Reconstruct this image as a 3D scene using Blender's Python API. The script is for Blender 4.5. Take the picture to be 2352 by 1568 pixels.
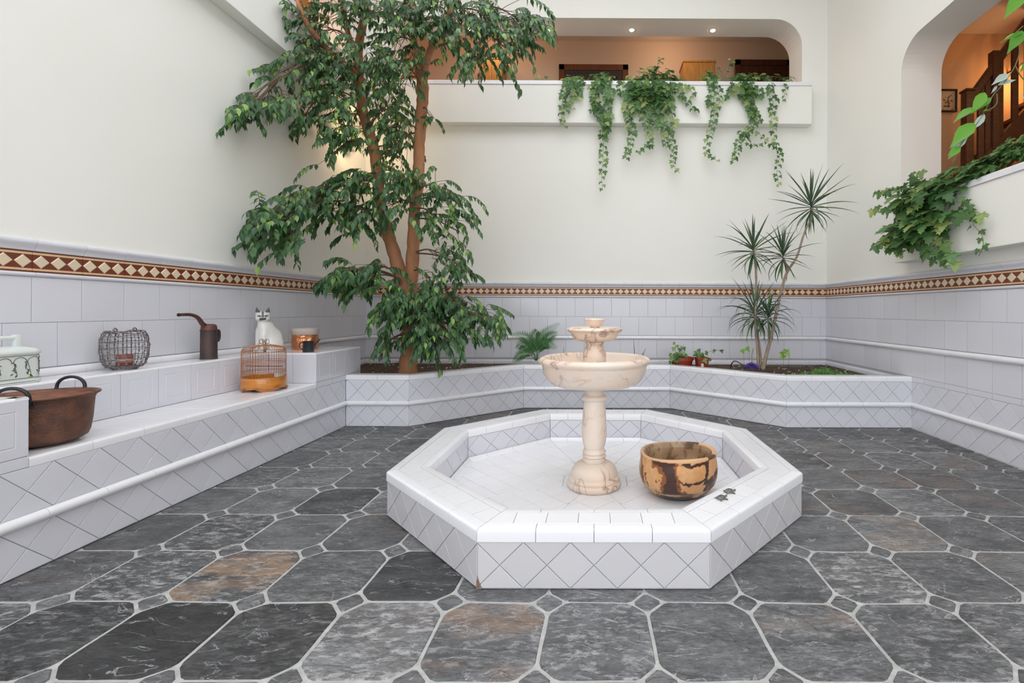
import bpy, bmesh, math, random
import numpy as np
from mathutils import Vector, Matrix, noise
PI = math.pi
C = bpy.context.scene.collection
for o in list(bpy.data.objects):
    bpy.data.objects.remove(o)

# ------------------------------------------------------------------ camera, world, exposure
EYE = 1.2
FPX, CX, CY = 1059.84, 1374.57, 713.75
CAMROT = Matrix.Rotation(-0.00327, 3, 'Z') @ Matrix.Rotation(-0.00371, 3, 'Y')
cam_data = bpy.data.cameras.new('camera')
cam = bpy.data.objects.new('camera', cam_data)
C.objects.link(cam)
cam_data.sensor_width = 36.0
cam_data.lens = 36.0 * FPX / 2352
cam_data.shift_x = (1176 - CX) / 2352
cam_data.shift_y = (CY - 784) / 2352
cam_data.clip_start = 0.05
B = CAMROT @ Matrix(((1, 0, 0), (0, 0, -1), (0, 1, 0)))
cam.matrix_world = Matrix.Translation((0, 0, EYE)) @ B.to_4x4()
bpy.context.scene.camera = cam

world = bpy.data.worlds.new('sky')
bpy.context.scene.world = world
world.use_nodes = True
bgn = world.node_tree.nodes['Background']
bgn.inputs['Color'].default_value = (0.94, 0.965, 1.0, 1)
bgn.inputs['Strength'].default_value = 2.95
vs = bpy.context.scene.view_settings
vs.view_transform = 'Standard'
vs.look = 'None'
vs.gamma = 1.0
vs.use_curve_mapping = False
vs.exposure = 0.0


def at(px, py, x=None, y=None, z=None):
    """surveying helper: the point of the room seen at a picture position, on the plane x=, y= or z="""
    d = CAMROT @ Vector(((px - CX) / FPX, 1.0, -(py - CY) / FPX))
    t = x / d.x if x is not None else (y / d.y if y is not None else (z - EYE) / d.z)
    return Vector((0, 0, EYE)) + d * t


# ------------------------------------------------------------------ materials
def new_mat(name):
    m = bpy.data.materials.new(name)
    m.use_nodes = True
    nt = m.node_tree
    return m, nt, nt.nodes['Principled BSDF']


def mat(name, col, rough=0.5, metal=0.0, col2=None, scale=8.0, bump=0.0, bscale=30.0, detail=4, coat=0.0, spec=None, vary=0.0,
        lo=0.35, hi=0.65, stretch=None, distort=0.0):
    m, nt, b = new_mat(name)
    L = nt.links.new
    b.inputs['Roughness'].default_value = rough
    b.inputs['Metallic'].default_value = metal
    b.inputs['Coat Weight'].default_value = coat
    if spec is not None:
        b.inputs['Specular IOR Level'].default_value = spec
    b.inputs['Base Color'].default_value = (*col, 1)
    tc = nt.nodes.new('ShaderNodeTexCoord')
    vec = tc.outputs['Object']
    if stretch:
        mp = nt.nodes.new('ShaderNodeMapping')
        mp.inputs['Scale'].default_value = stretch
        L(vec, mp.inputs['Vector'])
        vec = mp.outputs['Vector']
    out = None
    if col2 is not None:
        n = nt.nodes.new('ShaderNodeTexNoise')
        n.inputs['Scale'].default_value = scale
        n.inputs['Detail'].default_value = detail
        n.inputs['Distortion'].default_value = distort
        L(vec, n.inputs['Vector'])
        r = nt.nodes.new('ShaderNodeValToRGB')
        r.color_ramp.elements[0].position = lo
        r.color_ramp.elements[1].position = hi
        r.color_ramp.elements[0].color = (*col, 1)
        r.color_ramp.elements[1].color = (*col2, 1)
        L(n.outputs['Fac'], r.inputs['Fac'])
        out = r.outputs['Color']
    if vary > 0:
        oi = nt.nodes.new('ShaderNodeObjectInfo')
        mr = nt.nodes.new('ShaderNodeMapRange')
        mr.inputs['To Min'].default_value = 1 - vary
        mr.inputs['To Max'].default_value = 1 + vary
        L(oi.outputs['Random'], mr.inputs['Value'])
        hs = nt.nodes.new('ShaderNodeHueSaturation')
        if out is None:
            hs.inputs['Color'].default_value = (*col, 1)
        else:
            L(out, hs.inputs['Color'])
        L(mr.outputs['Result'], hs.inputs['Value'])
        out = hs.outputs['Color']
    if out is not None:
        L(out, b.inputs['Base Color'])
    if bump > 0:
        n2 = nt.nodes.new('ShaderNodeTexNoise')
        n2.inputs['Scale'].default_value = bscale
        n2.inputs['Detail'].default_value = 5
        L(vec, n2.inputs['Vector'])
        bp = nt.nodes.new('ShaderNodeBump')
        bp.inputs['Strength'].default_value = bump
        bp.inputs['Distance'].default_value = 0.01
        L(n2.outputs['Fac'], bp.inputs['Height'])
        L(bp.outputs['Normal'], b.inputs['Normal'])
    return m


def leaf_mat(name, dark, mid, light, rough=0.38, transl=0.25, light_at=0.9):
    """green leaf: colour differs from leaf to leaf, some light passes through"""
    m, nt, b = new_mat(name)
    L = nt.links.new
    oi = nt.nodes.new('ShaderNodeObjectInfo')
    g = nt.nodes.new('ShaderNodeNewGeometry')
    ad = nt.nodes.new('ShaderNodeMath')
    ad.operation = 'ADD'
    L(oi.outputs['Random'], ad.inputs[0])
    L(g.outputs['Random Per Island'], ad.inputs[1])
    fr = nt.nodes.new('ShaderNodeMath')
    fr.operation = 'FRACT'
    L(ad.outputs[0], fr.inputs[0])
    r = nt.nodes.new('ShaderNodeValToRGB')
    e = r.color_ramp.elements
    e[0].position = 0.0
    e[0].color = (*dark, 1)
    e[1].position = 1.0
    e[1].color = (*light, 1)
    k = e.new(light_at - 0.12)
    k.color = (*mid, 1)
    L(fr.outputs[0], r.inputs['Fac'])
    L(r.outputs['Color'], b.inputs['Base Color'])
    b.inputs['Roughness'].default_value = rough
    b.inputs['Specular IOR Level'].default_value = 0.45
    tr = nt.nodes.new('ShaderNodeBsdfTranslucent')
    mx = nt.nodes.new('ShaderNodeMixShader')
    mx.inputs['Fac'].default_value = transl
    hs = nt.nodes.new('ShaderNodeHueSaturation')
    hs.inputs['Value'].default_value = 1.5
    hs.inputs['Hue'].default_value = 0.485
    L(r.outputs['Color'], hs.inputs['Color'])
    L(hs.outputs['Color'], tr.inputs['Color'])
    L(b.outputs['BSDF'], mx.inputs[1])
    L(tr.outputs['BSDF'], mx.inputs[2])
    L(mx.outputs['Shader'], nt.nodes['Material Output'].inputs['Surface'])
    return m


def glow_mat(name, col, s):
    m, nt, b = new_mat(name)
    b.inputs['Emission Color'].default_value = (*col, 1)
    b.inputs['Emission Strength'].default_value = s
    b.inputs['Base Color'].default_value = (*col, 1)
    return m


def slate_mat():
    """riven slate; object colour: r = overall tone, g = rust, b = pale mottling"""
    m, nt, b = new_mat('slate')
    L = nt.links.new
    N = nt.nodes.new
    tc = N('ShaderNodeTexCoord')
    oi = N('ShaderNodeObjectInfo')
    sep = N('ShaderNodeSeparateColor')
    L(oi.outputs['Color'], sep.inputs['Color'])
    off = N('ShaderNodeVectorMath')
    off.operation = 'MULTIPLY_ADD'
    L(oi.outputs['Random'], off.inputs[0])
    off.inputs[1].default_value = (37, 61, 13)
    L(tc.outputs['Object'], off.inputs[2])
    mp = N('ShaderNodeMapping')
    mp.inputs['Scale'].default_value = (1.0, 2.3, 1.0)
    L(off.outputs['Vector'], mp.inputs['Vector'])
    V = mp.outputs['Vector']

    def nz(scale, detail=6, dist=0.0, rough=0.55):
        n = N('ShaderNodeTexNoise')
        n.inputs['Scale'].default_value = scale
        n.inputs['Detail'].default_value = detail
        n.inputs['Distortion'].default_value = dist
        n.inputs['Roughness'].default_value = rough
        L(V, n.inputs['Vector'])
        return n.outputs['Fac']

    def ramp(f, a, c, p0, p1):
        r = N('ShaderNodeValToRGB')
        r.color_ramp.elements[0].position = p0
        r.color_ramp.elements[1].position = p1
        r.color_ramp.elements[0].color = (*a, 1)
        r.color_ramp.elements[1].color = (*c, 1)
        L(f, r.inputs['Fac'])
        return r.outputs['Color']

    def mix(f, a, c, mode='MIX'):
        x = N('ShaderNodeMix')
        x.data_type = 'RGBA'
        x.blend_type = mode
        if isinstance(f, float):
            x.inputs['Factor'].default_value = f
        else:
            L(f, x.inputs['Factor'])
        for s, v in ((x.inputs[6], a), (x.inputs[7], c)):
            if isinstance(v, tuple):
                s.default_value = (*v, 1)
            else:
                L(v, s)
        return x.outputs[2]

    def math_(op, a, c, clamp=False):
        x = N('ShaderNodeMath')
        x.operation = op
        x.use_clamp = clamp
        for s, v in ((x.inputs[0], a), (x.inputs[1], c)):
            if isinstance(v, (int, float)):
                s.default_value = v
            else:
                L(v, s)
        return x.outputs[0]
    base0 = ramp(nz(4.0, 8, 0.3, 0.62), (0.08, 0.082, 0.087), (0.205, 0.208, 0.214), 0.30, 0.72)
    base = mix(0.85, base0, ramp(nz(38.0, 6, 0.2, 0.7), (0.55, 0.55, 0.55), (1.5, 1.5, 1.5), 0.30, 0.70), 'MULTIPLY')
    tone = mix(1.0, base, sep.outputs['Red'], 'MULTIPLY')
    # pale mottling
    mot = math_('MULTIPLY', ramp(nz(15.0, 9, 0.35, 0.75), (0, 0, 0), (1, 1, 1), 0.50, 0.62), sep.outputs['Blue'])
    c1 = mix(mot, tone, (0.42, 0.42, 0.43))
    # thin pale cleft lines
    rid = math_('ABSOLUTE', math_('SUBTRACT', nz(3.4, 5, 1.2), 0.5), 0)
    line = ramp(rid, (1, 1, 1), (0, 0, 0), 0.0, 0.012)
    c2 = mix(math_('MULTIPLY', math_('MULTIPLY', line, ramp(nz(6.0, 3), (0, 0, 0), (1, 1, 1), 0.45, 0.55)), 0.8), c1, (0.40, 0.40, 0.42))
    rust = math_('MULTIPLY', ramp(nz(2.6, 7, 0.2, 0.6), (0, 0, 0), (0.9, 0.9, 0.9), 0.46, 0.74), sep.outputs['Green'])
    c3 = mix(rust, c2, (0.42, 0.26, 0.15))
    pits = ramp(nz(55.0, 3, 0, 0.5), (1, 1, 1), (0, 0, 0), 0.30, 0.36)
    c4 = mix(math_('MULTIPLY', pits, 0.5), c3, (0.03, 0.03, 0.032))
    L(c4, b.inputs['Base Color'])
    b.inputs['Roughness'].default_value = 0.62
    b.inputs['Specular IOR Level'].default_value = 0.35
    h = math_('ADD', math_('MULTIPLY', nz(7.0, 8, 0.8, 0.6), 1.0), math_('MULTIPLY', nz(40.0, 5), 0.25))
    h2 = math_('ADD', h, math_('MULTIPLY', ramp(nz(3.0, 2, 1.5), (0, 0, 0), (1, 1, 1), 0.49, 0.51), 0.25))
    bp = N('ShaderNodeBump')
    bp.inputs['Strength'].default_value = 0.75
    bp.inputs['Distance'].default_value = 0.02
    L(h2, bp.inputs['Height'])
    L(bp.outputs['Normal'], b.inputs['Normal'])
    return m


def marble_mat():
    m, nt, b = new_mat('pink_marble')
    L = nt.links.new
    N = nt.nodes.new
    tc = N('ShaderNodeTexCoord')
    n = N('ShaderNodeTexNoise')
    n.inputs['Scale'].default_value = 3.0
    n.inputs['Detail'].default_value = 5
    n.inputs['Distortion'].default_value = 1.6
    L(tc.outputs['Object'], n.inputs['Vector'])
    s = N('ShaderNodeMath'); s.operation = 'SUBTRACT'; s.inputs[1].default_value = 0.5
    L(n.outputs['Fac'], s.inputs[0])
    a = N('ShaderNodeMath'); a.operation = 'ABSOLUTE'
    L(s.outputs[0], a.inputs[0])
    r = N('ShaderNodeValToRGB')
    e = r.color_ramp.elements
    e[0].position = 0.0; e[0].color = (0.33, 0.25, 0.23, 1)
    e[1].position = 0.036; e[1].color = (0.84, 0.72, 0.63, 1)
    k = e.new(0.008); k.color = (0.62, 0.48, 0.42, 1)
    L(a.outputs[0], r.inputs['Fac'])
    n2 = N('ShaderNodeTexNoise')
    n2.inputs['Scale'].default_value = 4.5
    n2.inputs['Detail'].default_value = 4
    L(tc.outputs['Object'], n2.inputs['Vector'])
    r2 = N('ShaderNodeValToRGB')
    r2.color_ramp.elements[0].position = 0.4; r2.color_ramp.elements[0].color = (0.93, 0.86, 0.80, 1)
    r2.color_ramp.elements[1].position = 0.65; r2.color_ramp.elements[1].color = (1.0, 0.93, 0.85, 1)
    L(n2.outputs['Fac'], r2.inputs['Fac'])
    mx = N('ShaderNodeMix'); mx.data_type = 'RGBA'; mx.blend_type = 'MULTIPLY'; mx.inputs['Factor'].default_value = 1.0
    L(r.outputs['Color'], mx.inputs[6]); L(r2.outputs['Color'], mx.inputs[7])
    # veins only here and there
    n3 = N('ShaderNodeTexNoise'); n3.inputs['Scale'].default_value = 2.2
    L(tc.outputs['Object'], n3.inputs['Vector'])
    r3 = N('ShaderNodeValToRGB'); r3.color_ramp.elements[0].position = 0.42; r3.color_ramp.elements[1].position = 0.58
    L(n3.outputs['Fac'], r3.inputs['Fac'])
    m2 = N('ShaderNodeMix'); m2.data_type = 'RGBA'
    L(r3.outputs['Color'], m2.inputs['Factor'])
    m2.inputs[6].default_value = (0.80, 0.69, 0.60, 1)
    L(mx.outputs[2], m2.inputs[7])
    L(m2.outputs[2], b.inputs['Base Color'])
    b.inputs['Roughness'].default_value = 0.33
    b.inputs['Subsurface Weight'].default_value = 0.12
    b.inputs['Subsurface Radius'].default_value = (0.03, 0.02, 0.015)
    return m


def attr_mat(name, rough=0.3, coat=0.0, bump=0.0, metal=0.0):
    m, nt, b = new_mat(name)
    a = nt.nodes.new('ShaderNodeAttribute')
    a.attribute_name = 'paint'
    nt.links.new(a.outputs['Color'], b.inputs['Base Color'])
    b.inputs['Roughness'].default_value = rough
    b.inputs['Coat Weight'].default_value = coat
    b.inputs['Metallic'].default_value = metal
    if bump:
        n2 = nt.nodes.new('ShaderNodeTexNoise'); n2.inputs['Scale'].default_value = 60
        bp = nt.nodes.new('ShaderNodeBump'); bp.inputs['Strength'].default_value = bump; bp.inputs['Distance'].default_value = 0.004
        nt.links.new(n2.outputs['Fac'], bp.inputs['Height']); nt.links.new(bp.outputs['Normal'], b.inputs['Normal'])
    return m


M = {}
M['plaster'] = mat('cream_plaster', (0.87, 0.865, 0.815), 0.85, col2=(0.885, 0.88, 0.835), scale=1.3, bump=0.10, bscale=14)
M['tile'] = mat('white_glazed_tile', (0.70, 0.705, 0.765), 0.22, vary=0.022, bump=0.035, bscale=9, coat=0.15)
M['tile_w'] = mat('bright_glazed_tile', (0.83, 0.832, 0.87), 0.17, vary=0.02, bump=0.03, bscale=9, coat=0.2)  # same tile, skylight on tops and edges put into a lighter colour
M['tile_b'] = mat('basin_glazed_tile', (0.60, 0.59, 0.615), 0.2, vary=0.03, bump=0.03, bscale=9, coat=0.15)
M['grout'] = mat('grey_grout', (0.42, 0.42, 0.45), 0.9)
M['grout_l'] = mat('pale_grout', (0.50, 0.50, 0.52), 0.9)
M['floor_grout'] = mat('cement_grout', (0.40, 0.40, 0.395), 0.9, col2=(0.52, 0.52, 0.51), scale=25, bump=0.5, bscale=60, lo=0.35, hi=0.7)
M['slate'] = slate_mat()
M['marble'] = marble_mat()
M['terra'] = mat('terracotta_red_glaze', (0.17, 0.037, 0.018), 0.35)
M['ochre'] = mat('ochre_glaze', (0.74, 0.50, 0.29), 0.35)
M['cream_t'] = mat('cream_glaze', (0.74, 0.61, 0.44), 0.32, vary=0.03)
M['soil'] = mat('soil', (0.055, 0.032, 0.022), 0.95, col2=(0.13, 0.085, 0.055), scale=30, bump=1.0, bscale=90)
M['pebble'] = mat('pale_pebble', (0.55, 0.5, 0.45), 0.8, vary=0.25)
M['bark'] = mat('orange_brown_bark', (0.53, 0.235, 0.11), 0.8, col2=(0.36, 0.165, 0.085), scale=9, bump=0.6, bscale=35, stretch=(1, 1, 0.35))
M['twig'] = mat('twig_bark', (0.16, 0.10, 0.06), 0.85)
M['ficus'] = leaf_mat('ficus_leaf', (0.026, 0.080, 0.034), (0.085, 0.19, 0.068), (0.28, 0.46, 0.10), 0.36, 0.25, 0.96)
M['ivy'] = leaf_mat('grape_ivy_leaf', (0.05, 0.125, 0.04), (0.13, 0.27, 0.085), (0.38, 0.46, 0.16), 0.42, 0.3, 0.88)
M['vine_stem'] = mat('green_brown_stem', (0.15, 0.13, 0.05), 0.7)
M['drac'] = leaf_mat('dracaena_blade', (0.055, 0.10, 0.06), (0.10, 0.17, 0.09), (0.17, 0.27, 0.07), 0.4, 0.15, 0.95)
M['cane'] = mat('grey_brown_cane', (0.30, 0.22, 0.16), 0.8, col2=(0.40, 0.31, 0.24), scale=18, bump=0.4, bscale=50)
M['fern'] = leaf_mat('palm_frond', (0.03, 0.12, 0.035), (0.07, 0.22, 0.06), (0.14, 0.34, 0.08), 0.45, 0.25)
M['lime'] = leaf_mat('lime_leaf', (0.20, 0.42, 0.05), (0.30, 0.55, 0.08), (0.45, 0.68, 0.12), 0.5, 0.35)
M['flower'] = mat('violet_petal', (0.05, 0.02, 0.22), 0.6, vary=0.3)
M['copper_old'] = mat('aged_copper', (0.23, 0.105, 0.068), 0.55, 0.45, col2=(0.12, 0.066, 0.052), scale=16, bump=0.45, bscale=90, detail=9)
M['copper_in'] = mat('copper_inside', (0.40, 0.13, 0.05), 0.5, 0.6, col2=(0.17, 0.065, 0.035), scale=22, bump=0.6, bscale=60, detail=8)
M['iron'] = mat('dark_iron', (0.035, 0.035, 0.04), 0.42, 0.6)
M['rust'] = mat('rusted_tin', (0.085, 0.05, 0.042), 0.55, 0.35, col2=(0.045, 0.036, 0.036), scale=9, bump=0.3, bscale=50, detail=8)
M['rust_red'] = mat('red_rusted_tin', (0.16, 0.055, 0.042), 0.5, 0.3, col2=(0.08, 0.04, 0.035), scale=12, bump=0.3, bscale=50)
M['wire'] = mat('tarnished_wire', (0.13, 0.11, 0.11), 0.5, 0.5, col2=(0.26, 0.23, 0.23), scale=40)
M['bamboo'] = mat('orange_lacquered_bamboo', (0.42, 0.145, 0.03), 0.3, col2=(0.30, 0.09, 0.02), scale=12, coat=0.4)
M['bamboo_w'] = mat('amber_lacquered_wood', (0.62, 0.24, 0.03), 0.28, col2=(0.42, 0.13, 0.015), scale=5, coat=0.5, stretch=(1, 1, 5))
M['foil'] = mat('copper_foil_paper', (0.80, 0.33, 0.16), 0.26, 0.85, bump=1.0, bscale=18)
M['paper'] = mat('grey_paper_cuff', (0.52, 0.46, 0.41), 0.8)
M['blackpaint'] = mat('green_black_enamel', (0.014, 0.02, 0.02), 0.35)
M['ceramic'] = mat('pale_green_white_ceramic', (0.70, 0.755, 0.735), 0.15, coat=0.5)
M['leafpaint'] = mat('painted_green', (0.06, 0.14, 0.06), 0.25)
M['darkpaint'] = mat('painted_dark_line', (0.06, 0.08, 0.07), 0.25)
M['yellowpaint'] = mat('painted_yellow', (0.60, 0.52, 0.10), 0.25)
M['candle'] = mat('red_brown_candle_glass', (0.28, 0.075, 0.055), 0.3)
M['candle_l'] = mat('beige_band', (0.45, 0.30, 0.24), 0.5)
M['wood_dark'] = mat('dark_walnut', (0.085, 0.028, 0.013), 0.38, col2=(0.05, 0.017, 0.009), scale=5, stretch=(6, 6, 1))
M['wood_mid'] = mat('brown_door_wood', (0.17, 0.058, 0.024), 0.4, col2=(0.11, 0.036, 0.016), scale=5, stretch=(6, 6, 1))
M['wood_lt'] = mat('honey_wood', (0.52, 0.29, 0.08), 0.5, col2=(0.40, 0.20, 0.05), scale=5, stretch=(5, 5, 1))
M['warm_wall'] = mat('beige_painted_wall', (0.66, 0.54, 0.44), 0.85, bump=0.1)
M['orange_wall'] = mat('warm_painted_wall', (0.68, 0.44, 0.25), 0.85, bump=0.1)
M['ceil'] = mat('painted_ceiling', (0.70, 0.62, 0.54), 0.9)
M['wood_floor'] = mat('brown_floorboards', (0.25, 0.13, 0.07), 0.5)
M['potred'] = mat('red_plastic_pot', (0.34, 0.045, 0.018), 0.45)
M['white'] = mat('white_label', (0.8, 0.8, 0.75), 0.6)
M['turtle'] = mat('verdigris_bronze', (0.12, 0.13, 0.11), 0.45, 0.6, col2=(0.28, 0.27, 0.25), scale=60, bump=0.8, bscale=120)
M['lamp'] = glow_mat('lit_bulb', (1.0, 0.70, 0.42), 90)
M['glass_dark'] = mat('dark_glazing', (0.05, 0.05, 0.06), 0.1)
M['concrete'] = mat('rough_render', (0.32, 0.28, 0.24), 0.9, col2=(0.22, 0.19, 0.16), scale=12)
M['art'] = attr_mat('ink_drawing', 0.7)
M['paint'] = attr_mat('painted_ceramic', 0.22, 0.4)
M['burl'] = attr_mat('two_tone_wood', 0.38, 0.15, 0.5)


# ------------------------------------------------------------------ mesh helpers
def mesh_from(name, verts, faces, m=None, mats=None, mi=None, smooth=False):
    me = bpy.data.meshes.new(name)
    me.from_pydata([tuple(v) for v in verts], [], faces)
    for k in (mats or ([m] if m else [])):
        me.materials.append(k)
    if mi:
        me.polygons.foreach_set('material_index', mi)
    if smooth:
        me.polygons.foreach_set('use_smooth', [True] * len(me.polygons))
    me.update()
    return me


ROOT = {}


def link(name, me, parent=None, world_m=None):
    o = bpy.data.objects.new(name, me)
    C.objects.link(o)
    if world_m is not None:
        o.matrix_basis = world_m
    ROOT[o.name] = o.matrix_basis.copy()
    if parent is not None:
        o.parent = parent
        o.matrix_parent_inverse = WM(parent).inverted()
    return o


def WM(o):
    """world matrix without a depsgraph update"""
    if o.parent is None:
        return o.matrix_basis.copy()
    return WM(o.parent) @ o.matrix_parent_inverse @ o.matrix_basis


def tag(o, label, cat, group=None):
    o['label'] = label
    o['category'] = cat
    if group:
        o['group'] = group
    return o


def thing(name, label, cat, loc=(0, 0, 0), group=None, rotz=0.0):
    o = bpy.data.objects.new(name, None)
    C.objects.link(o)
    o.empty_display_size = 0.1
    o.matrix_basis = Matrix.Translation(loc) @ Matrix.Rotation(rotz, 4, 'Z')
    return tag(o, label, cat, group)


def struct(name, me, world_m=None):
    o = link(name, me, None, world_m)
    o['kind'] = 'structure'
    return o


class MB:
    """collects shapes into one mesh"""
    def __init__(s):
        s.v = []; s.f = []; s.mi = []

    def add(s, verts, faces, k=0, mtx=None):
        n = len(s.v)
        s.v += [(mtx @ Vector(v)) if mtx is not None else Vector(v) for v in verts]
        s.f += [tuple(i + n for i in f) for f in faces]
        s.mi += [k] * len(faces)

    def box(s, a, b, k=0, bev=0.0, mtx=None):
        x0, y0, z0 = (min(a[i], b[i]) for i in range(3))
        x1, y1, z1 = (max(a[i], b[i]) for i in range(3))
        if bev <= 0:
            v = [(x0, y0, z0), (x1, y0, z0), (x1, y1, z0), (x0, y1, z0), (x0, y0, z1), (x1, y0, z1), (x1, y1, z1), (x0, y1, z1)]
            f = [(0, 3, 2, 1), (4, 5, 6, 7), (0, 1, 5, 4), (1, 2, 6, 5), (2, 3, 7, 6), (3, 0, 4, 7)]
            s.add(v, f, k, mtx)
            return
        bm = bmesh.new()
        bmesh.ops.create_cube(bm, size=1)
        for v in bm.verts:
            v.co = Vector(((x0 + x1) / 2 + v.co.x * (x1 - x0), (y0 + y1) / 2 + v.co.y * (y1 - y0), (z0 + z1) / 2 + v.co.z * (z1 - z0)))
        bmesh.ops.bevel(bm, geom=bm.edges[:], offset=bev, segments=2, affect='EDGES', profile=0.6)
        bm.verts.index_update()
        s.add([v.co.copy() for v in bm.verts], [[v.index for v in f.verts] for f in bm.faces], k, mtx)
        bm.free()

    def lathe(s, prof, seg=32, k=0, mtx=None, warp=None, closed=False):
        n = len(prof)
        v = []
        for i in range(seg):
            a = 2 * PI * i / seg
            for (r, z) in prof:
                rr = r
                if warp:
                    rr = r * warp(a, z)
                v.append((rr * math.cos(a), rr * math.sin(a), z))
        f = []
        for i in range(seg):
            j = (i + 1) % seg
            for q in range(n - 1):
                f.append((i * n + q, j * n + q, j * n + q + 1, i * n + q + 1))
        if not closed:
            if prof[0][0] > 1e-4:
                f.append(tuple(i * n for i in range(seg))[::-1])
            if prof[-1][0] > 1e-4:
                f.append(tuple(i * n + n - 1 for i in range(seg)))
        s.add(v, f, k, mtx)

    def tube(s, pts, rad, seg=6, k=0, cap=True, mtx=None):
        pts = [Vector(p) for p in pts]
        if not hasattr(rad, '__len__'):
            rad = [rad] * len(pts)
        v = []
        prev = None
        for i, p in enumerate(pts):
            d = (pts[min(i + 1, len(pts) - 1)] - pts[max(i - 1, 0)])
            if d.length < 1e-9:
                d = Vector((0, 0, 1))
            d.normalize()
            if prev is None:
                u = d.cross(Vector((0, 0, 1)) if abs(d.z) < 0.9 else Vector((1, 0, 0)))
            else:
                u = prev - d * prev.dot(d)
            if u.length < 1e-6:
                u = d.cross(Vector((1, 0.3, 0.1)))
            u.normalize()
            w = d.cross(u)
            prev = u
            for q in range(seg):
                a = 2 * PI * q / seg
                v.append(p + (u * math.cos(a) + w * math.sin(a)) * rad[i])
        f = []
        for i in range(len(pts) - 1):
            for q in range(seg):
                r = (q + 1) % seg
                f.append((i * seg + q, i * seg + r, (i + 1) * seg + r, (i + 1) * seg + q))
        if cap:
            f.append(tuple(range(seg))[::-1])
            f.append(tuple((len(pts) - 1) * seg + q for q in range(seg)))
        s.add(v, f, k, mtx)

    def build(s, name, m, parent=None, smooth=False, world_m=None, kind=None, origin=None, autosmooth=None):
        """m: a material or list; origin: world point that becomes the object's own origin"""
        V = s.v
        wm = world_m
        if origin is not None:
            o_ = Vector(origin)
            V = [v - o_ for v in V]
            wm = Matrix.Translation(o_)
        me = mesh_from(name, V, s.f, mats=m if isinstance(m, list) else [m], mi=s.mi, smooth=smooth)
        if autosmooth:
            me.set_sharp_from_angle(angle=math.radians(autosmooth))
        o = link(name, me, parent, wm)
        if kind:
            o['kind'] = kind
        return o


def smooth_path(pts, n=6):
    """Catmull-Rom through the points"""
    P = [Vector(p) for p in pts]
    if len(P) < 3:
        return P
    Q = [P[0] * 2 - P[1]] + P + [P[-1] * 2 - P[-2]]
    out = []
    for i in range(1, len(Q) - 2):
        for k in range(n):
            t = k / n
            a, b, c, d = Q[i - 1], Q[i], Q[i + 1], Q[i + 2]
            out.append(0.5 * ((2 * b) + (c - a) * t + (2 * a - 5 * b + 4 * c - d) * t * t + (3 * b - a - 3 * c + d) * t ** 3))
    out.append(P[-1])
    return out


def lerp_list(vals, n):
    out = []
    for i in range(n):
        t = i / (n - 1) * (len(vals) - 1)
        k = min(int(t), len(vals) - 2)
        out.append(vals[k] + (vals[k + 1] - vals[k]) * (t - k))
    return out


# ------------------------------------------------------------------ tiling
def clip(poly, planes):
    """convex clip; planes: (nx, ny, d) keep nx*x+ny*y <= d"""
    for nx, ny, d in planes:
        out = []
        n = len(poly)
        for i in range(n):
            a, b = poly[i], poly[(i + 1) % n]
            da = nx * a[0] + ny * a[1] - d
            db = nx * b[0] + ny * b[1] - d
            if da <= 0:
                out.append(a)
            if (da < 0 < db) or (db < 0 < da):
                t = da / (da - db)
                out.append((a[0] + (b[0] - a[0]) * t, a[1] + (b[1] - a[1]) * t))
        poly = out
        if len(poly) < 3:
            return []
    return poly


def area(p):
    return 0.5 * sum(p[i][0] * p[(i + 1) % len(p)][1] - p[(i + 1) % len(p)][0] * p[i][1] for i in range(len(p)))


def planes_of(poly, inset=0.0):
    if area(poly) < 0:
        poly = poly[::-1]
    r = []
    n = len(poly)
    for i in range(n):
        a, b = poly[i], poly[(i + 1) % n]
        dx, dy = b[0] - a[0], b[1] - a[1]
        l = math.hypot(dx, dy)
        if l < 1e-5:
            continue
        nx, ny = dy / l, -dx / l
        r.append((nx, ny, nx * a[0] + ny * a[1] - inset))
    return r


def dedupe(p):
    out = []
    for a in p:
        if not out or math.hypot(a[0] - out[-1][0], a[1] - out[-1][1]) > 5e-4:
            out.append(a)
    if len(out) > 1 and math.hypot(out[0][0] - out[-1][0], out[0][1] - out[-1][1]) <= 5e-4:
        out.pop()
    return out


def inset_poly(poly, d):
    return dedupe(clip(poly, planes_of(poly, d)))


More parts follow.
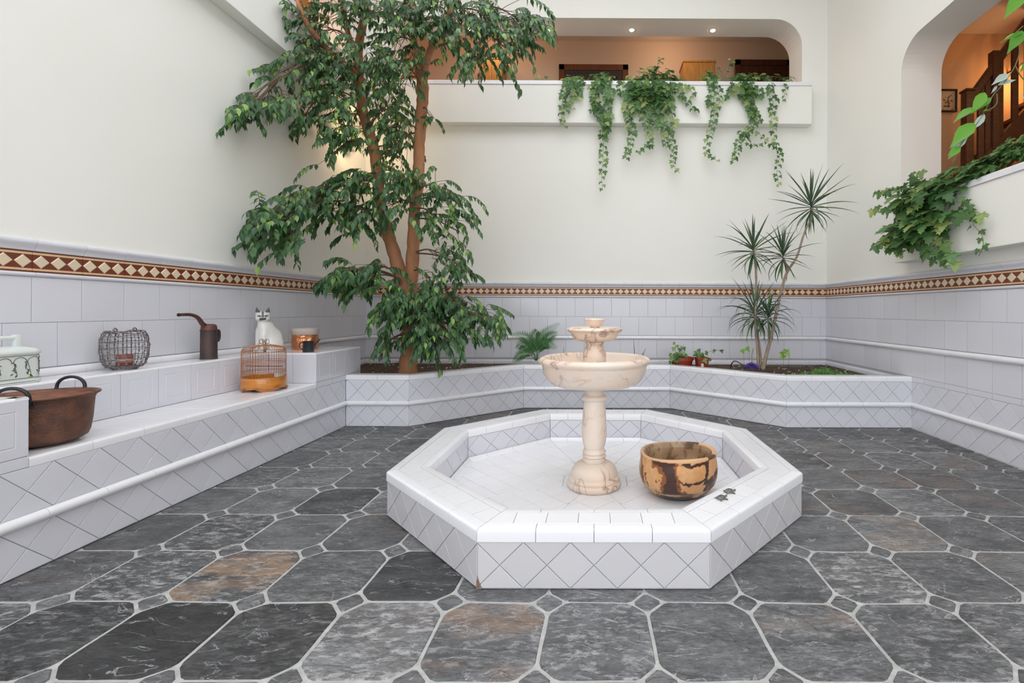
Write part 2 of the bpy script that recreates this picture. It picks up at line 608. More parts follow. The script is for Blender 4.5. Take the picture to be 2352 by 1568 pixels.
def tile_mesh(poly, t, bev, m, framed=False, cache={}):
    key = (tuple((round(a, 4), round(b, 4)) for a, b in poly), round(t, 4), m.name, framed)
    if key in cache:
        return cache[key]
    n = len(poly)
    top = inset_poly(poly, bev)
    if len(top) != n:
        cx = sum(p[0] for p in poly) / n; cy = sum(p[1] for p in poly) / n
        top = [(cx + (a - cx) * 0.97, cy + (b - cy) * 0.97) for a, b in poly]
    else:
        # rotate top so that it starts nearest to poly[0]
        k = min(range(n), key=lambda i: math.hypot(top[i][0] - poly[0][0], top[i][1] - poly[0][1]))
        top = top[k:] + top[:k]
    v = [(a, b, 0) for a, b in poly] + [(a, b, t - bev * 0.6) for a, b in poly] + [(a, b, t) for a, b in top]
    f = []
    for i in range(n):
        j = (i + 1) % n
        f.append((i, j, n + j, n + i))
        f.append((n + i, n + j, 2 * n + j, 2 * n + i))
    if framed and n == 4:
        rings = [0.045, 0.049, 0.053]
        hts = [t, t - 0.0018, t]
        base = 2 * n
        for r_, h_ in zip(rings, hts):
            q = inset_poly(poly, r_)
            if len(q) != 4:
                break
            k = min(range(4), key=lambda i: math.hypot(q[i][0] - poly[0][0], q[i][1] - poly[0][1]))
            q = q[k:] + q[:k]
            nb = len(v)
            v += [(a, b, h_) for a, b in q]
            for i in range(4):
                j = (i + 1) % 4
                f.append((base + i, base + j, nb + j, nb + i))
            base = nb
        f.append(tuple(base + i for i in range(4)))
    else:
        f.append(tuple(range(2 * n, 3 * n)))
    me = mesh_from('tile', v, f, m)
    cache[key] = me
    return me


def frame(o, u, v):
    u = Vector(u).normalized(); v = Vector(v).normalized(); n = u.cross(v)
    m = Matrix((u, v, n)).transposed().to_4x4()
    m.translation = Vector(o)
    return m


def lay(parent, fr, region, polys, m, joint=0.003, t=0.006, bev=0.0015, name='tile', minarea=0.0004, framed=False, each=None, snap=True, sink=0.0):
    """lay tile polygons, cut to a convex region, on the frame fr"""
    R = planes_of(region)
    k = 0
    for p in polys:
        if area(p) < 0:
            p = p[::-1]
        q = dedupe(clip(p, R))
        if len(q) < 3:
            continue
        q = inset_poly(q, joint / 2)
        if len(q) < 3 or area(q) < minarea:
            continue
        cx = (min(a for a, b in q) + max(a for a, b in q)) / 2
        cy = (min(b for a, b in q) + max(b for a, b in q)) / 2
        loc = [(a - cx, b - cy) for a, b in q]
        s = min(range(len(loc)), key=lambda i: (round(loc[i][1], 4), round(loc[i][0], 4)))
        loc = loc[s:] + loc[:s]
        me = tile_mesh(loc, t, bev, m, framed)
        o = link(name, me, parent, fr @ Matrix.Translation((cx, cy, -sink)))
        if each:
            each(o, cx, cy, k)
        k += 1
    return k


def grid(u0, u1, v0, v1, w, h, ou=0.0, ov=0.0):
    r = []
    i0 = math.floor((u0 - ou) / w) - 1; i1 = math.ceil((u1 - ou) / w) + 1
    j0 = math.floor((v0 - ov) / h) - 1; j1 = math.ceil((v1 - ov) / h) + 1
    for j in range(j0, j1):
        for i in range(i0, i1):
            a = ou + i * w; b = ov + j * h
            r.append([(a, b), (a + w, b), (a + w, b + h), (a, b + h)])
    return r


def diamonds(u0, u1, v0, v1, du, dv, ou=0.0, ov=0.0):
    """lozenges with a vertex at (ou + i*du, ov + j*dv); du,dv full diagonals"""
    r = []
    for j in range(math.floor((v0 - ov) / dv * 2) - 2, math.ceil((v1 - ov) / dv * 2) + 3):
        for i in range(math.floor((u0 - ou) / du) - 2, math.ceil((u1 - ou) / du) + 3):
            cu = ou + i * du + (0 if j % 2 else du / 2) + du / 2
            cv = ov + j * dv / 2
            r.append([(cu - du / 2, cv), (cu, cv - dv / 2), (cu + du / 2, cv), (cu, cv + dv / 2)])
    return r


def rect(u0, v0, u1, v1):
    return [(u0, v0), (u1, v0), (u1, v1), (u0, v1)]


def moulding(parent, path, prof, m, name, piece=0.26, closed=False, joint=0.002, smooth=False, start=0.0, closed_prof=True, sharp=40):
    """profile (d, z) run along a path of XY corners; d is measured to the LEFT of the walking direction.
    Mitred at corners, cut into pieces."""
    P = [Vector((a, b)) for a, b in path]
    n = len(P)
    segs = n if closed else n - 1
    dirs = [(P[(i + 1) % n] - P[i]).normalized() for i in range(segs)]
    nor = [Vector((-d.y, d.x)) for d in dirs]

    def mit(i):
        # mitre vector at corner i
        if closed or 0 < i < n - 1:
            a = nor[(i - 1) % segs]; b = nor[i % segs]
            s = a + b
            return s / max(0.2, (1 + a.dot(b)))
        return nor[0] if i == 0 else nor[-1]
    res = []
    for s in range(segs):
        A, Bp = P[s], P[(s + 1) % n]
        L = (Bp - A).length
        d, nn = dirs[s], nor[s]
        mA, mB = mit(s), mit((s + 1) if not closed else (s + 1) % n)
        cnt = max(1, int(round(L / piece)))
        cuts = [L * i / cnt for i in range(cnt + 1)]
        for k in range(cnt):
            v = []
            for e in (0, 1):
                t = cuts[k + e]
                jj = joint / 2 if e == 0 else -joint / 2
                for (dd, z) in prof:
                    if e == 0 and k == 0:
                        q = A + mA * dd
                    elif e == 1 and k == cnt - 1:
                        q = Bp + mB * dd
                    else:
                        q = A + d * t + nn * dd
                    q = q + d * jj
                    v.append(Vector((q.x, q.y, z)))
            m_ = len(prof)
            f = []
            for i in range(m_ if closed_prof else m_ - 1):
                j = (i + 1) % m_
                f.append((i, m_ + i, m_ + j, j))
            f.append(tuple(range(m_)))
            f.append(tuple(range(m_, 2 * m_))[::-1])
            c = sum(v, Vector()) / len(v)
            me = mesh_from(name, [p - c for p in v], f, m, smooth=smooth)
            if smooth:
                me.set_sharp_from_angle(angle=math.radians(sharp))
            bm = bmesh.new(); bm.from_mesh(me); bmesh.ops.recalc_face_normals(bm, faces=bm.faces); bm.to_mesh(me); bm.free()
            res.append(link(name, me, parent, Matrix.Translation(c)))
    return res


def half_round(r, zc, d0=0.0, n=8, flat=1.0):
    return [(d0, zc - r)] + [(d0 + r * flat * math.sin(PI * i / n), zc - r * math.cos(PI * i / n)) for i in range(1, n)] + [(d0, zc + r)]


def rnd_corner(cx, cz, r, a0, a1, n=4):
    return [(cx + r * math.cos(math.radians(a0 + (a1 - a0) * i / n)), cz + r * math.sin(math.radians(a0 + (a1 - a0) * i / n))) for i in range(n + 1)]


# ================================================================== DIMENSIONS (metres)
XL, XR, YB = -3.288, 3.266, 6.557
YF = -1.6
XB = -2.586          # bench front
YP = 4.765           # planter front
ZT, ZB = 1.535, 1.414   # patterned border
ZR = 0.82            # upper round moulding
ZRL = 0.24           # lower round moulding
TW = 0.2585
HG, HGB = 4.40, 3.815   # gallery parapet top / bottom
TOP = 6.5

# ================================================================== SETTING
# ---- floor
fl = MB(); fl.box((XL, YF, -0.12), (XR, YB, -0.0065))
floor = fl.build('floor', M['floor_grout'])
floor['kind'] = 'structure'
rng = random.Random(5)
S = 0.4073
GX0, GY0 = -0.1965, 1.906
CUT = 0.070


def node_j(i, j, k):
    r = random.Random(i * 7919 + j * 104729 + k * 31)
    return Vector((r.uniform(-0.006, 0.006), r.uniform(-0.006, 0.006)))


def cutpt(i, j, k):
    """corner point of the small square at node (i,j): k 0=+x 1=+y 2=-x 3=-y"""
    d = [(1, 0), (0, 1), (-1, 0), (0, -1)][k]
    q = Vector((GX0 + i * S + d[0] * CUT, GY0 + j * S + d[1] * CUT)) + node_j(i, j, k)
    return (q.x, q.y)


OCX, OCY, OW = -0.009, 3.2, 2.425
special = {(-4, -1): (0.27, 0.0, 0.03), (-5, -1): (0.34, 0.0, 0.30), (-3, -1): (0.36, 0.0, 0.18), (-2, -1): (1.15, 0.15, 1.0), (-1, -1): (0.85, 0.55, 0.55),
           (-4, 0): (0.62, 1.0, 0.8), (-5, 0): (0.62, 0.0, 0.9), (-3, 0): (0.7, 0.0, 0.35), (-2, 0): (0.42, 0.0, 0.0), (0, -1): (0.9, 0.0, 0.75), (1, -1): (0.75, 0.0, 0.3), (2, -1): (0.9, 0.5, 0.45),
           (3, -1): (0.72, 0.0, 0.5), (2, 0): (0.75, 0.0, 0.2), (3, 0): (0.95, 0.1, 1.0), (4, 0): (0.75, 0.0, 0.3), (-4, 2): (0.5, 0, 0.1), (-5, 1): (0.6, 0, 0.8), (4, 1): (1.0, 0.35, 0.5), (5, 3): (0.9, 0.5, 0.2),
           (-6, -1): (0.7, 0, 0.8), (-6, 0): (0.75, 0.15, 0.2), (-5, -2): (0.3, 0, 0.1), (-4, -2): (0.35, 0, 0.2), (4, -1): (0.7, 0, 0.5)}


def roughen(poly, seed, amp=0.0016, sub=3):
    r = random.Random(seed)
    out = []
    n = len(poly)
    for i in range(n):
        a, b = poly[i], poly[(i + 1) % n]
        l = math.hypot(b[0] - a[0], b[1] - a[1])
        s = sub if l > 0.12 else 1
        out.append(a)
        for k in range(1, s):
            t = k / s
            nx, ny = -(b[1] - a[1]) / l, (b[0] - a[0]) / l
            e = r.uniform(-amp, amp)
            out.append((a[0] + (b[0] - a[0]) * t + nx * e, a[1] + (b[1] - a[1]) * t + ny * e))
    return out


def inside_basin(x, y, w):
    x -= OCX; y -= OCY
    h = w / 2
    return abs(x) < h and abs(y) < h and abs(x) + abs(y) < h * math.sqrt(2)


room_r = planes_of(rect(XB - 0.05, 0.15, XR, 5.95))


def slab(poly, name, seed, col):
    q = clip(poly, room_r)
    if len(q) < 3 or area(q) < 0.0015:
        return
    q = inset_poly(dedupe(q), 0.0065)
    if len(q) < 3:
        return
    # blunt the corners a little
    q2 = []
    n = len(q)
    for i in range(n):
        a, b, c = Vector(q[i - 1]), Vector(q[i]), Vector(q[(i + 1) % n])
        f1 = min(0.012, (a - b).length * 0.25); f2 = min(0.012, (c - b).length * 0.25)
        p1 = b + (a - b).normalized() * f1; p2 = b + (c - b).normalized() * f2
        q2 += [(p1.x, p1.y), (p2.x, p2.y)]
    q2 = roughen(q2, seed)
    cx = sum(a for a, b in q2) / len(q2); cy = sum(b for a, b in q2) / len(q2)
    r = random.Random(seed * 3 + 1)
    n = len(q2)
    t0 = -0.001 + r.uniform(-0.0025, 0.0)
    tx, ty = r.uniform(-0.004, 0.004), r.uniform(-0.004, 0.004)
    loc = [(a - cx, b - cy) for a, b in q2]
    top = [(a * (1 - 0.004 / max(0.03, math.hypot(a, b))), b * (1 - 0.004 / max(0.03, math.hypot(a, b)))) for a, b in loc]
    v = [(a, b, -0.03) for a, b in loc] + [(a, b, t0 - 0.004 + a * tx + b * ty) for a, b in loc] + [(a, b, t0 + a * tx + b * ty) for a, b in top]
    f = []
    for i in range(n):
        j = (i + 1) % n
        f.append((i, j, n + j, n + i)); f.append((n + i, n + j, 2 * n + j, 2 * n + i))
    f.append(tuple(range(2 * n, 3 * n)))
    o = link(name, mesh_from(name, v, f, M['slate']), floor, Matrix.Translation((cx, cy, 0)))
    o.color = (*col, 1)


for j in range(-5, 11):
    for i in range(-7, 9):
        x0, y0 = GX0 + i * S, GY0 + j * S
        cx, cy = x0 + S / 2, y0 + S / 2
        # skip what lies wholly under the planter or the basin
        hid = inside_basin(cx, cy, OW - 0.62) or cy > 6.0 or (cy > 5.1 and abs(cx) > 1.75) or cy > 6.0
        if not hid:
            p = [cutpt(i, j, 0), cutpt(i + 1, j, 2), cutpt(i + 1, j, 1), cutpt(i + 1, j + 1, 3), cutpt(i + 1, j + 1, 2), cutpt(i, j + 1, 0), cutpt(i, j + 1, 3), cutpt(i, j, 1)]
            r = random.Random(i * 131 + j * 17 + 9)
            col = special.get((i, j))
            if col is None:
                col = (r.uniform(0.72, 1.08), r.choice([0, 0, 0, 0.25]), r.choice([0, 0.15, 0.3, 0.55]))
            slab(p, 'paving_stone', i * 97 + j * 13 + 5, col)
        if not inside_basin(x0, y0, OW - 0.12) and y0 < 5.8 and not (y0 > 4.9 and abs(x0) > 1.9):
            p = [cutpt(i, j, 0), cutpt(i, j, 1), cutpt(i, j, 2), cutpt(i, j, 3)]
            r = random.Random(i * 7 + j * 71)
            slab(p, 'corner_stone', i * 53 + j * 29 + 7, (r.uniform(0.75, 1.15), 0, r.uniform(0, 0.5)))


# ---- walls with openings
def fillet(mb, axis, a, b, cx, cz, r, sx):
    """fills the corner between opening top and side: concave curve. axis 'x': opening in a wall of constant y from a to b"""
    n = 10
    pts = [(cx + sx * r, cz + r)]
    for k in range(n + 1):
        t = PI / 2 * k / n
        pts.append((cx + sx * r * math.sin(t), cz + r * math.cos(t)))
    m_ = len(pts)
    v = []
    for d in (a, b):
        for (p, z) in pts:
            v.append((p, d, z) if axis == 'x' else (d, p, z))
    f = []
    for k in range(1, m_ - 1):
        f.append((0, k, k + 1)); f.append((m_, m_ + k + 1, m_ + k))
    for k in range(1, m_ - 1):
        f.append((k, m_ + k, m_ + k + 1, k + 1))
    mb.add(v, f)


TH = 0.433
# back wall: opening x -2.95..2.905, z HG-0.05 .. 5.36
OXL, OXR, OT, OR = -2.95, 2.905, 5.36, 0.38
w = MB()
w.box((XL - TH, YB, -0.05), (XR + TH, YB + TH, HG - 0.10))
w.box((XL - TH, YB, OT), (XR + TH, YB + TH, TOP))
w.box((XL - TH, YB, HG - 0.10), (OXL, YB + TH, OT))
w.box((OXR, YB, HG - 0.10), (XR + TH, YB + TH, OT))
fillet(w, 'x', YB, YB + TH, OXR - OR, OT - OR, OR, 1)
fillet(w, 'x', YB, YB + TH, OXL + OR, OT - OR, OR, -1)
wall_back = w.build('wall_back', M['plaster']); wall_back['kind'] = 'structure'
# right wall: opening y 0.6..4.955, z 2.25..4.06
RY0, RY1, RT, RR = 0.9, 4.955, 4.06, 0.29
RS = 2.25
w = MB()
w.box((XR, YF, -0.05), (XR + TH, YB, RS))
w.box((XR, YF, RT), (XR + TH, YB, TOP))
w.box((XR, RY1, RS), (XR + TH, YB, RT))
w.box((XR, YF, RS), (XR + TH, RY0, RT))
fillet(w, 'y', XR, XR + TH, RY1 - RR, RT - RR, RR, 1)
fillet(w, 'y', XR, XR + TH, RY0 + RR, RT - RR, RR, -1)
wall_right = w.build('wall_right', M['plaster']); wall_right['kind'] = 'structure'
# left wall: opening y 0.4..6.0 at gallery level
w = MB()
w.box((XL - TH, YF, -0.05), (XL, YB, HG - 0.10))
w.box((XL - TH, YF, OT), (XL, YB, TOP))
w.box((XL - TH, 6.0, HG - 0.10), (XL, YB, OT))
w.box((XL - TH, YF, HG - 0.10), (XL, 0.4, OT))
fillet(w, 'y', XL - TH, XL, 6.0 - OR, OT - OR, OR, 1)
fillet(w, 'y', XL - TH, XL, 0.4 + OR, OT - OR, OR, -1)
wall_left = w.build('wall_left', M['plaster']); wall_left['kind'] = 'structure'
w = MB()
w.box((XL - TH, YF - 0.3, -0.05), (XR + TH, YF, 0.15)); w.box((XL - TH, YF - 0.3, 4.9), (XR + TH, YF, TOP))
w.box((XL - TH, YF - 0.3, 0.15), (XL + 0.35, YF, 4.9)); w.box((XR - 0.35, YF - 0.3, 0.15), (XR + TH, YF, 4.9))
wall_front = w.build('wall_front', M['plaster']); wall_front['kind'] = 'structure'

# unseen window frame added behind the camera to bring in front light
w = MB()
for k in range(6):
    x = XL + 0.35 + (XR - XL - 0.70) * k / 5
    w.box((x - 0.03, YF - 0.20, 0.15), (x + 0.03, YF - 0.12, 4.9))
for z in (0.18, 2.3, 4.87):
    w.box((XL + 0.35, YF - 0.20, z - 0.03), (XR - 0.35, YF - 0.12, z + 0.03))
win = w.build('window_1', M['white']); win['kind'] = 'structure'
w = MB(); w.box((XL - 3, YF - 14, -0.2), (XR + 3, YF - 0.3, -0.06)); o = w.build('floor_terrace', M['concrete']); o['kind'] = 'structure'

# ceiling: unseen ring round the big skylight, widths shaped to balance the light
w = MB()
w.box((XL - TH, YF - 0.3, TOP), (XR + TH, YF + 0.5, TOP + 0.2))
w.box((XL - TH, YB - 1.45, TOP), (XR + TH, YB + TH, TOP + 0.2))
w.box((XL - TH, YF + 0.5, TOP), (XL + 0.60, YB - 1.45, TOP + 0.2))
w.box((XR - 1.60, YF + 0.5, TOP), (XR + TH, YB - 1.45, TOP + 0.2))
ceiling = w.build('ceiling', M['plaster']); ceiling['kind'] = 'structure'

# ---- rooms beyond the openings
GF, GC = 3.52, 6.0      # gallery floor / ceiling
w = MB(); w.box((XL - 1.9, YB + 1.66, GF - 0.1), (XR + 2.2, YB + 1.8, GC)); wg = w.build('wall_gallery_back', M['warm_wall']); wg['kind'] = 'structure'
w = MB(); w.box((3.42, YB + TH, GF), (3.52, YB + 1.66, GC)); o = w.build('wall_gallery_right', M['warm_wall']); o['kind'] = 'structure'
w = MB(); w.box((XL - 1.9, YF, GF - 0.1), (XL - 1.76, YB + 1.66, GC)); o = w.build('wall_gallery_left', M['orange_wall']); o['kind'] = 'structure'
w = MB(); w.box((XL - 1.9, YF, GF - 0.12), (XL - TH, YB + 1.8, GF)); w.box((XL - TH, YB + TH, GF - 0.12), (XR + 2.2, YB + 1.8, GF))
o = w.build('floor_gallery', M['wood_floor']); o['kind'] = 'structure'
w = MB(); w.box((XL - 1.9, YF, GC), (XL - TH, YB + 1.8, GC + 0.12)); w.box((XL - TH, YB + TH, GC), (XR + 2.2, YB + 1.8, GC + 0.12))
o = w.build('ceiling_gallery', M['ceil']); o['kind'] = 'structure'
w = MB(); w.box((XL - 1.9, YF - 0.15, GF), (XL - TH, YF, GC)); o = w.build('wall_gallery_end', M['orange_wall']); o['kind'] = 'structure'
# stair room on the right
SF, SC, SY = 1.35, 4.60, 5.62
w = MB(); w.box((XR + TH, SY, SF), (8.2, SY + 0.12, SC + 1.6)); o = w.build('wall_stair_end', M['orange_wall']); o['kind'] = 'structure'
w = MB(); w.box((8.0, YF, SF), (8.15, SY, SC)); o = w.build('wall_stair_right', M['orange_wall']); o['kind'] = 'structure'
w = MB(); w.box((XR + TH, YF, SF), (8.2, YF + 0.12, SC)); o = w.build('wall_stair_front', M['orange_wall']); o['kind'] = 'structure'
w = MB(); w.box((XR + TH, YF, SF - 0.12), (8.2, SY, SF)); o = w.build('floor_stair', M['wood_floor']); o['kind'] = 'structure'
w = MB(); w.box((XR + TH, YF, SC), (8.2, SY, SC + 0.12)); o = w.build('ceiling_stair', M['ceil']); o['kind'] = 'structure'

# ---- wall frames (u along wall, v up, normal into the room)
FR_B = frame((0, YB, 0), (1, 0, 0), (0, 0, 1))          # normal = (1,0,0)x(0,0,1) = (0,-1,0)
FR_L = frame((XL, 0, 0), (0, 1, 0), (0, 0, 1))          # normal (1,0,0)
FR_R = frame((XR, 0, 0), (0, -1, 0), (0, 0, 1))         # normal (-1,0,0); u = -y


def backing(parent, fr, u0, v0, u1, v1, t=0.002, m=None, name='grout_bed'):
    b = MB(); b.box((u0, v0, -0.001), (u1, v1, t))
    return b.build(name, m or M['grout'], parent, world_m=fr)


def border_tile_mesh(w_, h_):
    """patterned border tile: dark red edge lines, ochre lines, red field, three cream lozenges"""
    b = MB()
    g = 0.0012
    b.box((-w_ / 2 + g, -h_ / 2, 0), (w_ / 2 - g, h_ / 2, 0.006), 0)
    for s in (-1, 1):
        b.box((-w_ / 2 + g, s * (h_ / 2 - 0.008), 0.006), (w_ / 2 - g, s * (h_ / 2 - 0.020), 0.0078), 1)
    d = w_ / 3
    hh = h_ / 2 - 0.0215
    for k in (-1, 0, 1):
        c = k * d
        a = d / 2 - 0.0022
        ring = [(c - a, 0), (c, -hh), (c + a, 0), (c, hh)]
        inr = [(c - a * 0.84, 0), (c, -hh * 0.84), (c + a * 0.84, 0), (c, hh * 0.84)]
        v = [(x, y, 0.006) for x, y in ring] + [(x, y, 0.0095) for x, y in inr]
        f = [(i, (i + 1) % 4, 4 + (i + 1) % 4, 4 + i) for i in range(4)] + [(4, 5, 6, 7)]
        b.add(v, f, 2)
    return mesh_from('border_tile', b.v, b.f, mats=[M['terra'], M['ochre'], M['cream_t']], mi=b.mi)


def border(parent, fr, u0, u1, w_, ou):
    me = border_tile_mesh(w_, ZT - ZB)
    i = math.ceil((u0 - ou) / w_ - 0.001)
    us = []
    while ou + (i + 1) * w_ <= u1 + 1e-3:
        us.append((ou + i * w_, ou + (i + 1) * w_)); i += 1
    if us and us[0][0] - u0 > 0.01:
        us.insert(0, (u0, us[0][0]))
    if us and u1 - us[-1][1] > 0.01:
        us.append((us[-1][1], u1))
    for a, b_ in us:
        c = (a + b_) / 2
        full = abs((b_ - a) - w_) < 1e-3
        mm = me
        if not full:
            n3 = max(1, round((b_ - a) / (w_ / 3)))
            bb = MB()
            g = 0.0012
            W, h_ = b_ - a, ZT - ZB
            bb.box((-W / 2 + g, -h_ / 2, 0), (W / 2 - g, h_ / 2, 0.006), 0)
            for s in (-1, 1):
                bb.box((-W / 2 + g, s * (h_ / 2 - 0.008), 0.006), (W / 2 - g, s * (h_ / 2 - 0.020), 0.0078), 1)
            d = W / n3; hh = h_ / 2 - 0.0215
            for k in range(n3):
                cc = -W / 2 + d * (k + 0.5); aa = d / 2 - 0.002
                ring = [(cc - aa, 0), (cc, -hh), (cc + aa, 0), (cc, hh)]
                inr = [(cc - aa * 0.84, 0), (cc, -hh * 0.84), (cc + aa * 0.84, 0), (cc, hh * 0.84)]
                v = [(x, y, 0.006) for x, y in ring] + [(x, y, 0.0095) for x, y in inr]
                f = [(i2, (i2 + 1) % 4, 4 + (i2 + 1) % 4, 4 + i2) for i2 in range(4)] + [(4, 5, 6, 7)]
                bb.add(v, f, 2)
            mm = mesh_from('border_tile', bb.v, bb.f, mats=[M['terra'], M['ochre'], M['cream_t']], mi=bb.mi)
        link('border_tile', mm, parent, fr @ Matrix.Translation((c, (ZT + ZB) / 2, 0.002)))


# wall tiles: upper two rows and the row below the round moulding
for nm, wall, fr, u0, u1, o1, o2, lowv in (('back', wall_back, FR_B, XL + 0.004, XR - 0.004, 0.723, 0.723 + TW / 2, 0.50),
                                           ('left', wall_left, FR_L, 0.9, YB - 0.004, 2.69, 2.69 + 0.13, 0.50),
                                           ('right', wall_right, FR_R, -YB + 0.004, -1.6, -4.97, -4.97 + 0.13, 0.50)):
    tw = TW if nm == 'back' else 0.262
    backing(wall, fr, u0, 0.02 if nm == 'right' else 0.40, u1, 1.60)
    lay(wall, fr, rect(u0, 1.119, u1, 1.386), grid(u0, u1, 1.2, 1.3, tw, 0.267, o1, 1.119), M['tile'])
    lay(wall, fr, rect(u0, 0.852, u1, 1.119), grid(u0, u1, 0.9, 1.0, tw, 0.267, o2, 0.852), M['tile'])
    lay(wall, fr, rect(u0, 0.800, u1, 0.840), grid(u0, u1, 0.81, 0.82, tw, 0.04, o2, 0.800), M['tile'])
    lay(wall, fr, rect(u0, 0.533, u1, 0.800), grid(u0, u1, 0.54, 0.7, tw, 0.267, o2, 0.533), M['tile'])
    border(wall, fr, u0, u1, tw, o1)
# right wall: trim row and the lozenges below, as far as the planter
lay(wall_right, FR_R, rect(-YP, 0.482, -1.6, 0.533), grid(-YP, -1.6, 0.49, 0.5, 0.262, 0.051, -4.97 + 0.13, 0.482), M['tile'])
lay(wall_right, FR_R, rect(-YP, 0.262, -1.6, 0.482), diamonds(-YP, -1.6, 0.262, 0.482, 0.2047, 0.220, -YP, 0.262), M['tile'])
lay(wall_right, FR_R, rect(-YP, 0.003, -1.6, 0.218), diamonds(-YP, -1.6, 0.003, 0.218, 0.2047, 0.215, -YP, 0.003), M['tile'])

# mouldings round the room: walk so that the room is on the LEFT: right wall up, back wall leftwards, left wall down
ROOM = [(XR, 1.6), (XR, YB), (XL, YB), (XL, 0.9)]
# cornice tile above the border: cove below, rounded lip above
cor = [(0.0, 1.537), (0.010, 1.537), (0.012, 1.549), (0.017, 1.561), (0.026, 1.571), (0.031, 1.579), (0.031, 1.590), (0.026, 1.599), (0.016, 1.605), (0.0, 1.608)]
ltr = [(0.0, 1.387), (0.008, 1.387), (0.016, 1.392), (0.019, 1.399), (0.016, 1.407), (0.010, 1.412), (0.0, 1.412)]
for seg, wl in (((ROOM[0], ROOM[1]), wall_right), ((ROOM[1], ROOM[2]), wall_back), ((ROOM[2], ROOM[3]), wall_left)):
    moulding(wl, seg, cor, M['tile'], 'cornice_tile', 0.262, smooth=True, sharp=50)
    moulding(wl, seg, ltr, M['tile'], 'listel_tile', 0.262, smooth=True, sharp=60)
    moulding(wl, seg, half_round(0.027, ZR, 0.004), M['tile_w'], 'round_moulding', 0.262, smooth=True, sharp=60)
moulding(wall_right, [(XR, 1.6), (XR, YP)], half_round(0.026, ZRL, 0.004), M['tile_w'], 'round_moulding', 0.262, smooth=True, sharp=60)

# ================================================================== GALLERY PARAPETS
co = [(0.0, 0.0), (0.165, 0.0), (0.165, 0.045), (0.155, 0.058), (-0.30, 0.058), (-0.30, 0.0)]


def parapet(name, label, a, b, z0, z1, nrm, cap_len=0.45, deep=0.30):
    """cream box standing PRO proud of the wall, white coping on top; a->b with the room on the left"""
    mid = ((a[0] + b[0]) / 2, (a[1] + b[1]) / 2, z0)
    t = bpy.data.objects.new(name, None); C.objects.link(t); t.matrix_basis = Matrix.Translation(mid)
    t['kind'] = 'structure'; t['label'] = label
    mb = MB()
    x0, x1 = sorted((a[0], b[0])); y0, y1 = sorted((a[1], b[1]))
    PRO = 0.137
    if abs(x0 - x1) < 1e-6:
        xs = sorted((x0, x0 + nrm[0] * PRO)); mb.box((xs[0], y0, z0), (xs[1], y1, z1 - 0.055), 0, 0.006)
    else:
        ys = sorted((y0, y0 + nrm[1] * PRO)); mb.box((x0, ys[0], z0), (x1, ys[1], z1 - 0.055), 0, 0.006)
    mb.build('body', M['plaster'], t)
    prof = [(-deep, z1 - 0.055), (PRO + 0.012, z1 - 0.055), (PRO + 0.012, z1 - 0.010), (PRO + 0.004, z1), (-deep, z1)]
    moulding(t, [a, b], prof, M['tile_w'], 'coping_tile', cap_len, joint=0.0015)
    return t


tr1 = parapet('trim_1', 'long cream parapet with white coping high on the back wall, ivy hanging over it', (2.985, YB), (XL + 0.137, YB), HGB, HG, (0, -1), deep=0.35)
tr2 = parapet('trim_2', 'cream parapet high on the left wall, cut off by the top edge of the photo', (XL, YB), (XL, 0.2), HGB, HG, (1, 0), deep=0.35)
tr3 = parapet('trim_3', 'cream parapet with white coping below the stair opening on the right wall', (XR, 0.7), (XR, 4.84), 1.715, 2.305, (-1, 0), deep=0.35)
for tr, a, b_ in ((tr1, (-0.8, YB + 0.34, HG - 0.12), (2.85, YB + TH, HG + 0.005)), (tr3, (XR + 0.34, 1.0, 2.2), (XR + TH, 4.8, 2.31))):
    w = MB(); w.box(a, b_, 0, 0.004); w.build('soil_strip', M['soil'], tr)

# ================================================================== GALLERY FITTINGS
gallery_lights = []
xs = [-1.92, -0.70, 0.50, 1.70]
lb = ['leftmost round ceiling spotlight, shining through the tree leaves', 'lit round ceiling spotlight just right of the tree top',
      'lit round ceiling spotlight above the middle of the ivy', 'rightmost lit round ceiling spotlight in the gallery soffit']
for k, x in enumerate(xs):
    t = thing('ceiling_spotlight', lb[k], 'lamp', (x, YB + 0.27, OT), 'spotlights in the soffit over the gallery opening')
    mb = MB(); mb.lathe([(0.028, 0.0), (0.028, -0.006), (0.042, -0.006), (0.045, -0.003), (0.045, 0.0)], 20, mtx=Matrix.Translation((x, YB + 0.27, OT)), closed=True)
    mb.build('ring', M['white'], t)
    mb = MB(); mb.lathe([(0.0, -0.004), (0.03, -0.010), (0.03, 0.0)], 16, mtx=Matrix.Translation((x, YB + 0.27, OT)))
    mb.build('bulb', M['lamp'], t)
    ld = bpy.data.lights.new('spot_beam', 'SPOT'); ld.energy = 6; ld.color = (1.0, 0.62, 0.34); ld.spot_size = math.radians(150); ld.spot_blend = 1.0; ld.shadow_soft_size = 0.03
    lo = bpy.data.objects.new('spot_beam', ld); C.objects.link(lo); lo.location = (x, YB + 0.27, OT - 0.03)
    lo.parent = t; lo.matrix_parent_inverse = WM(t).inverted()
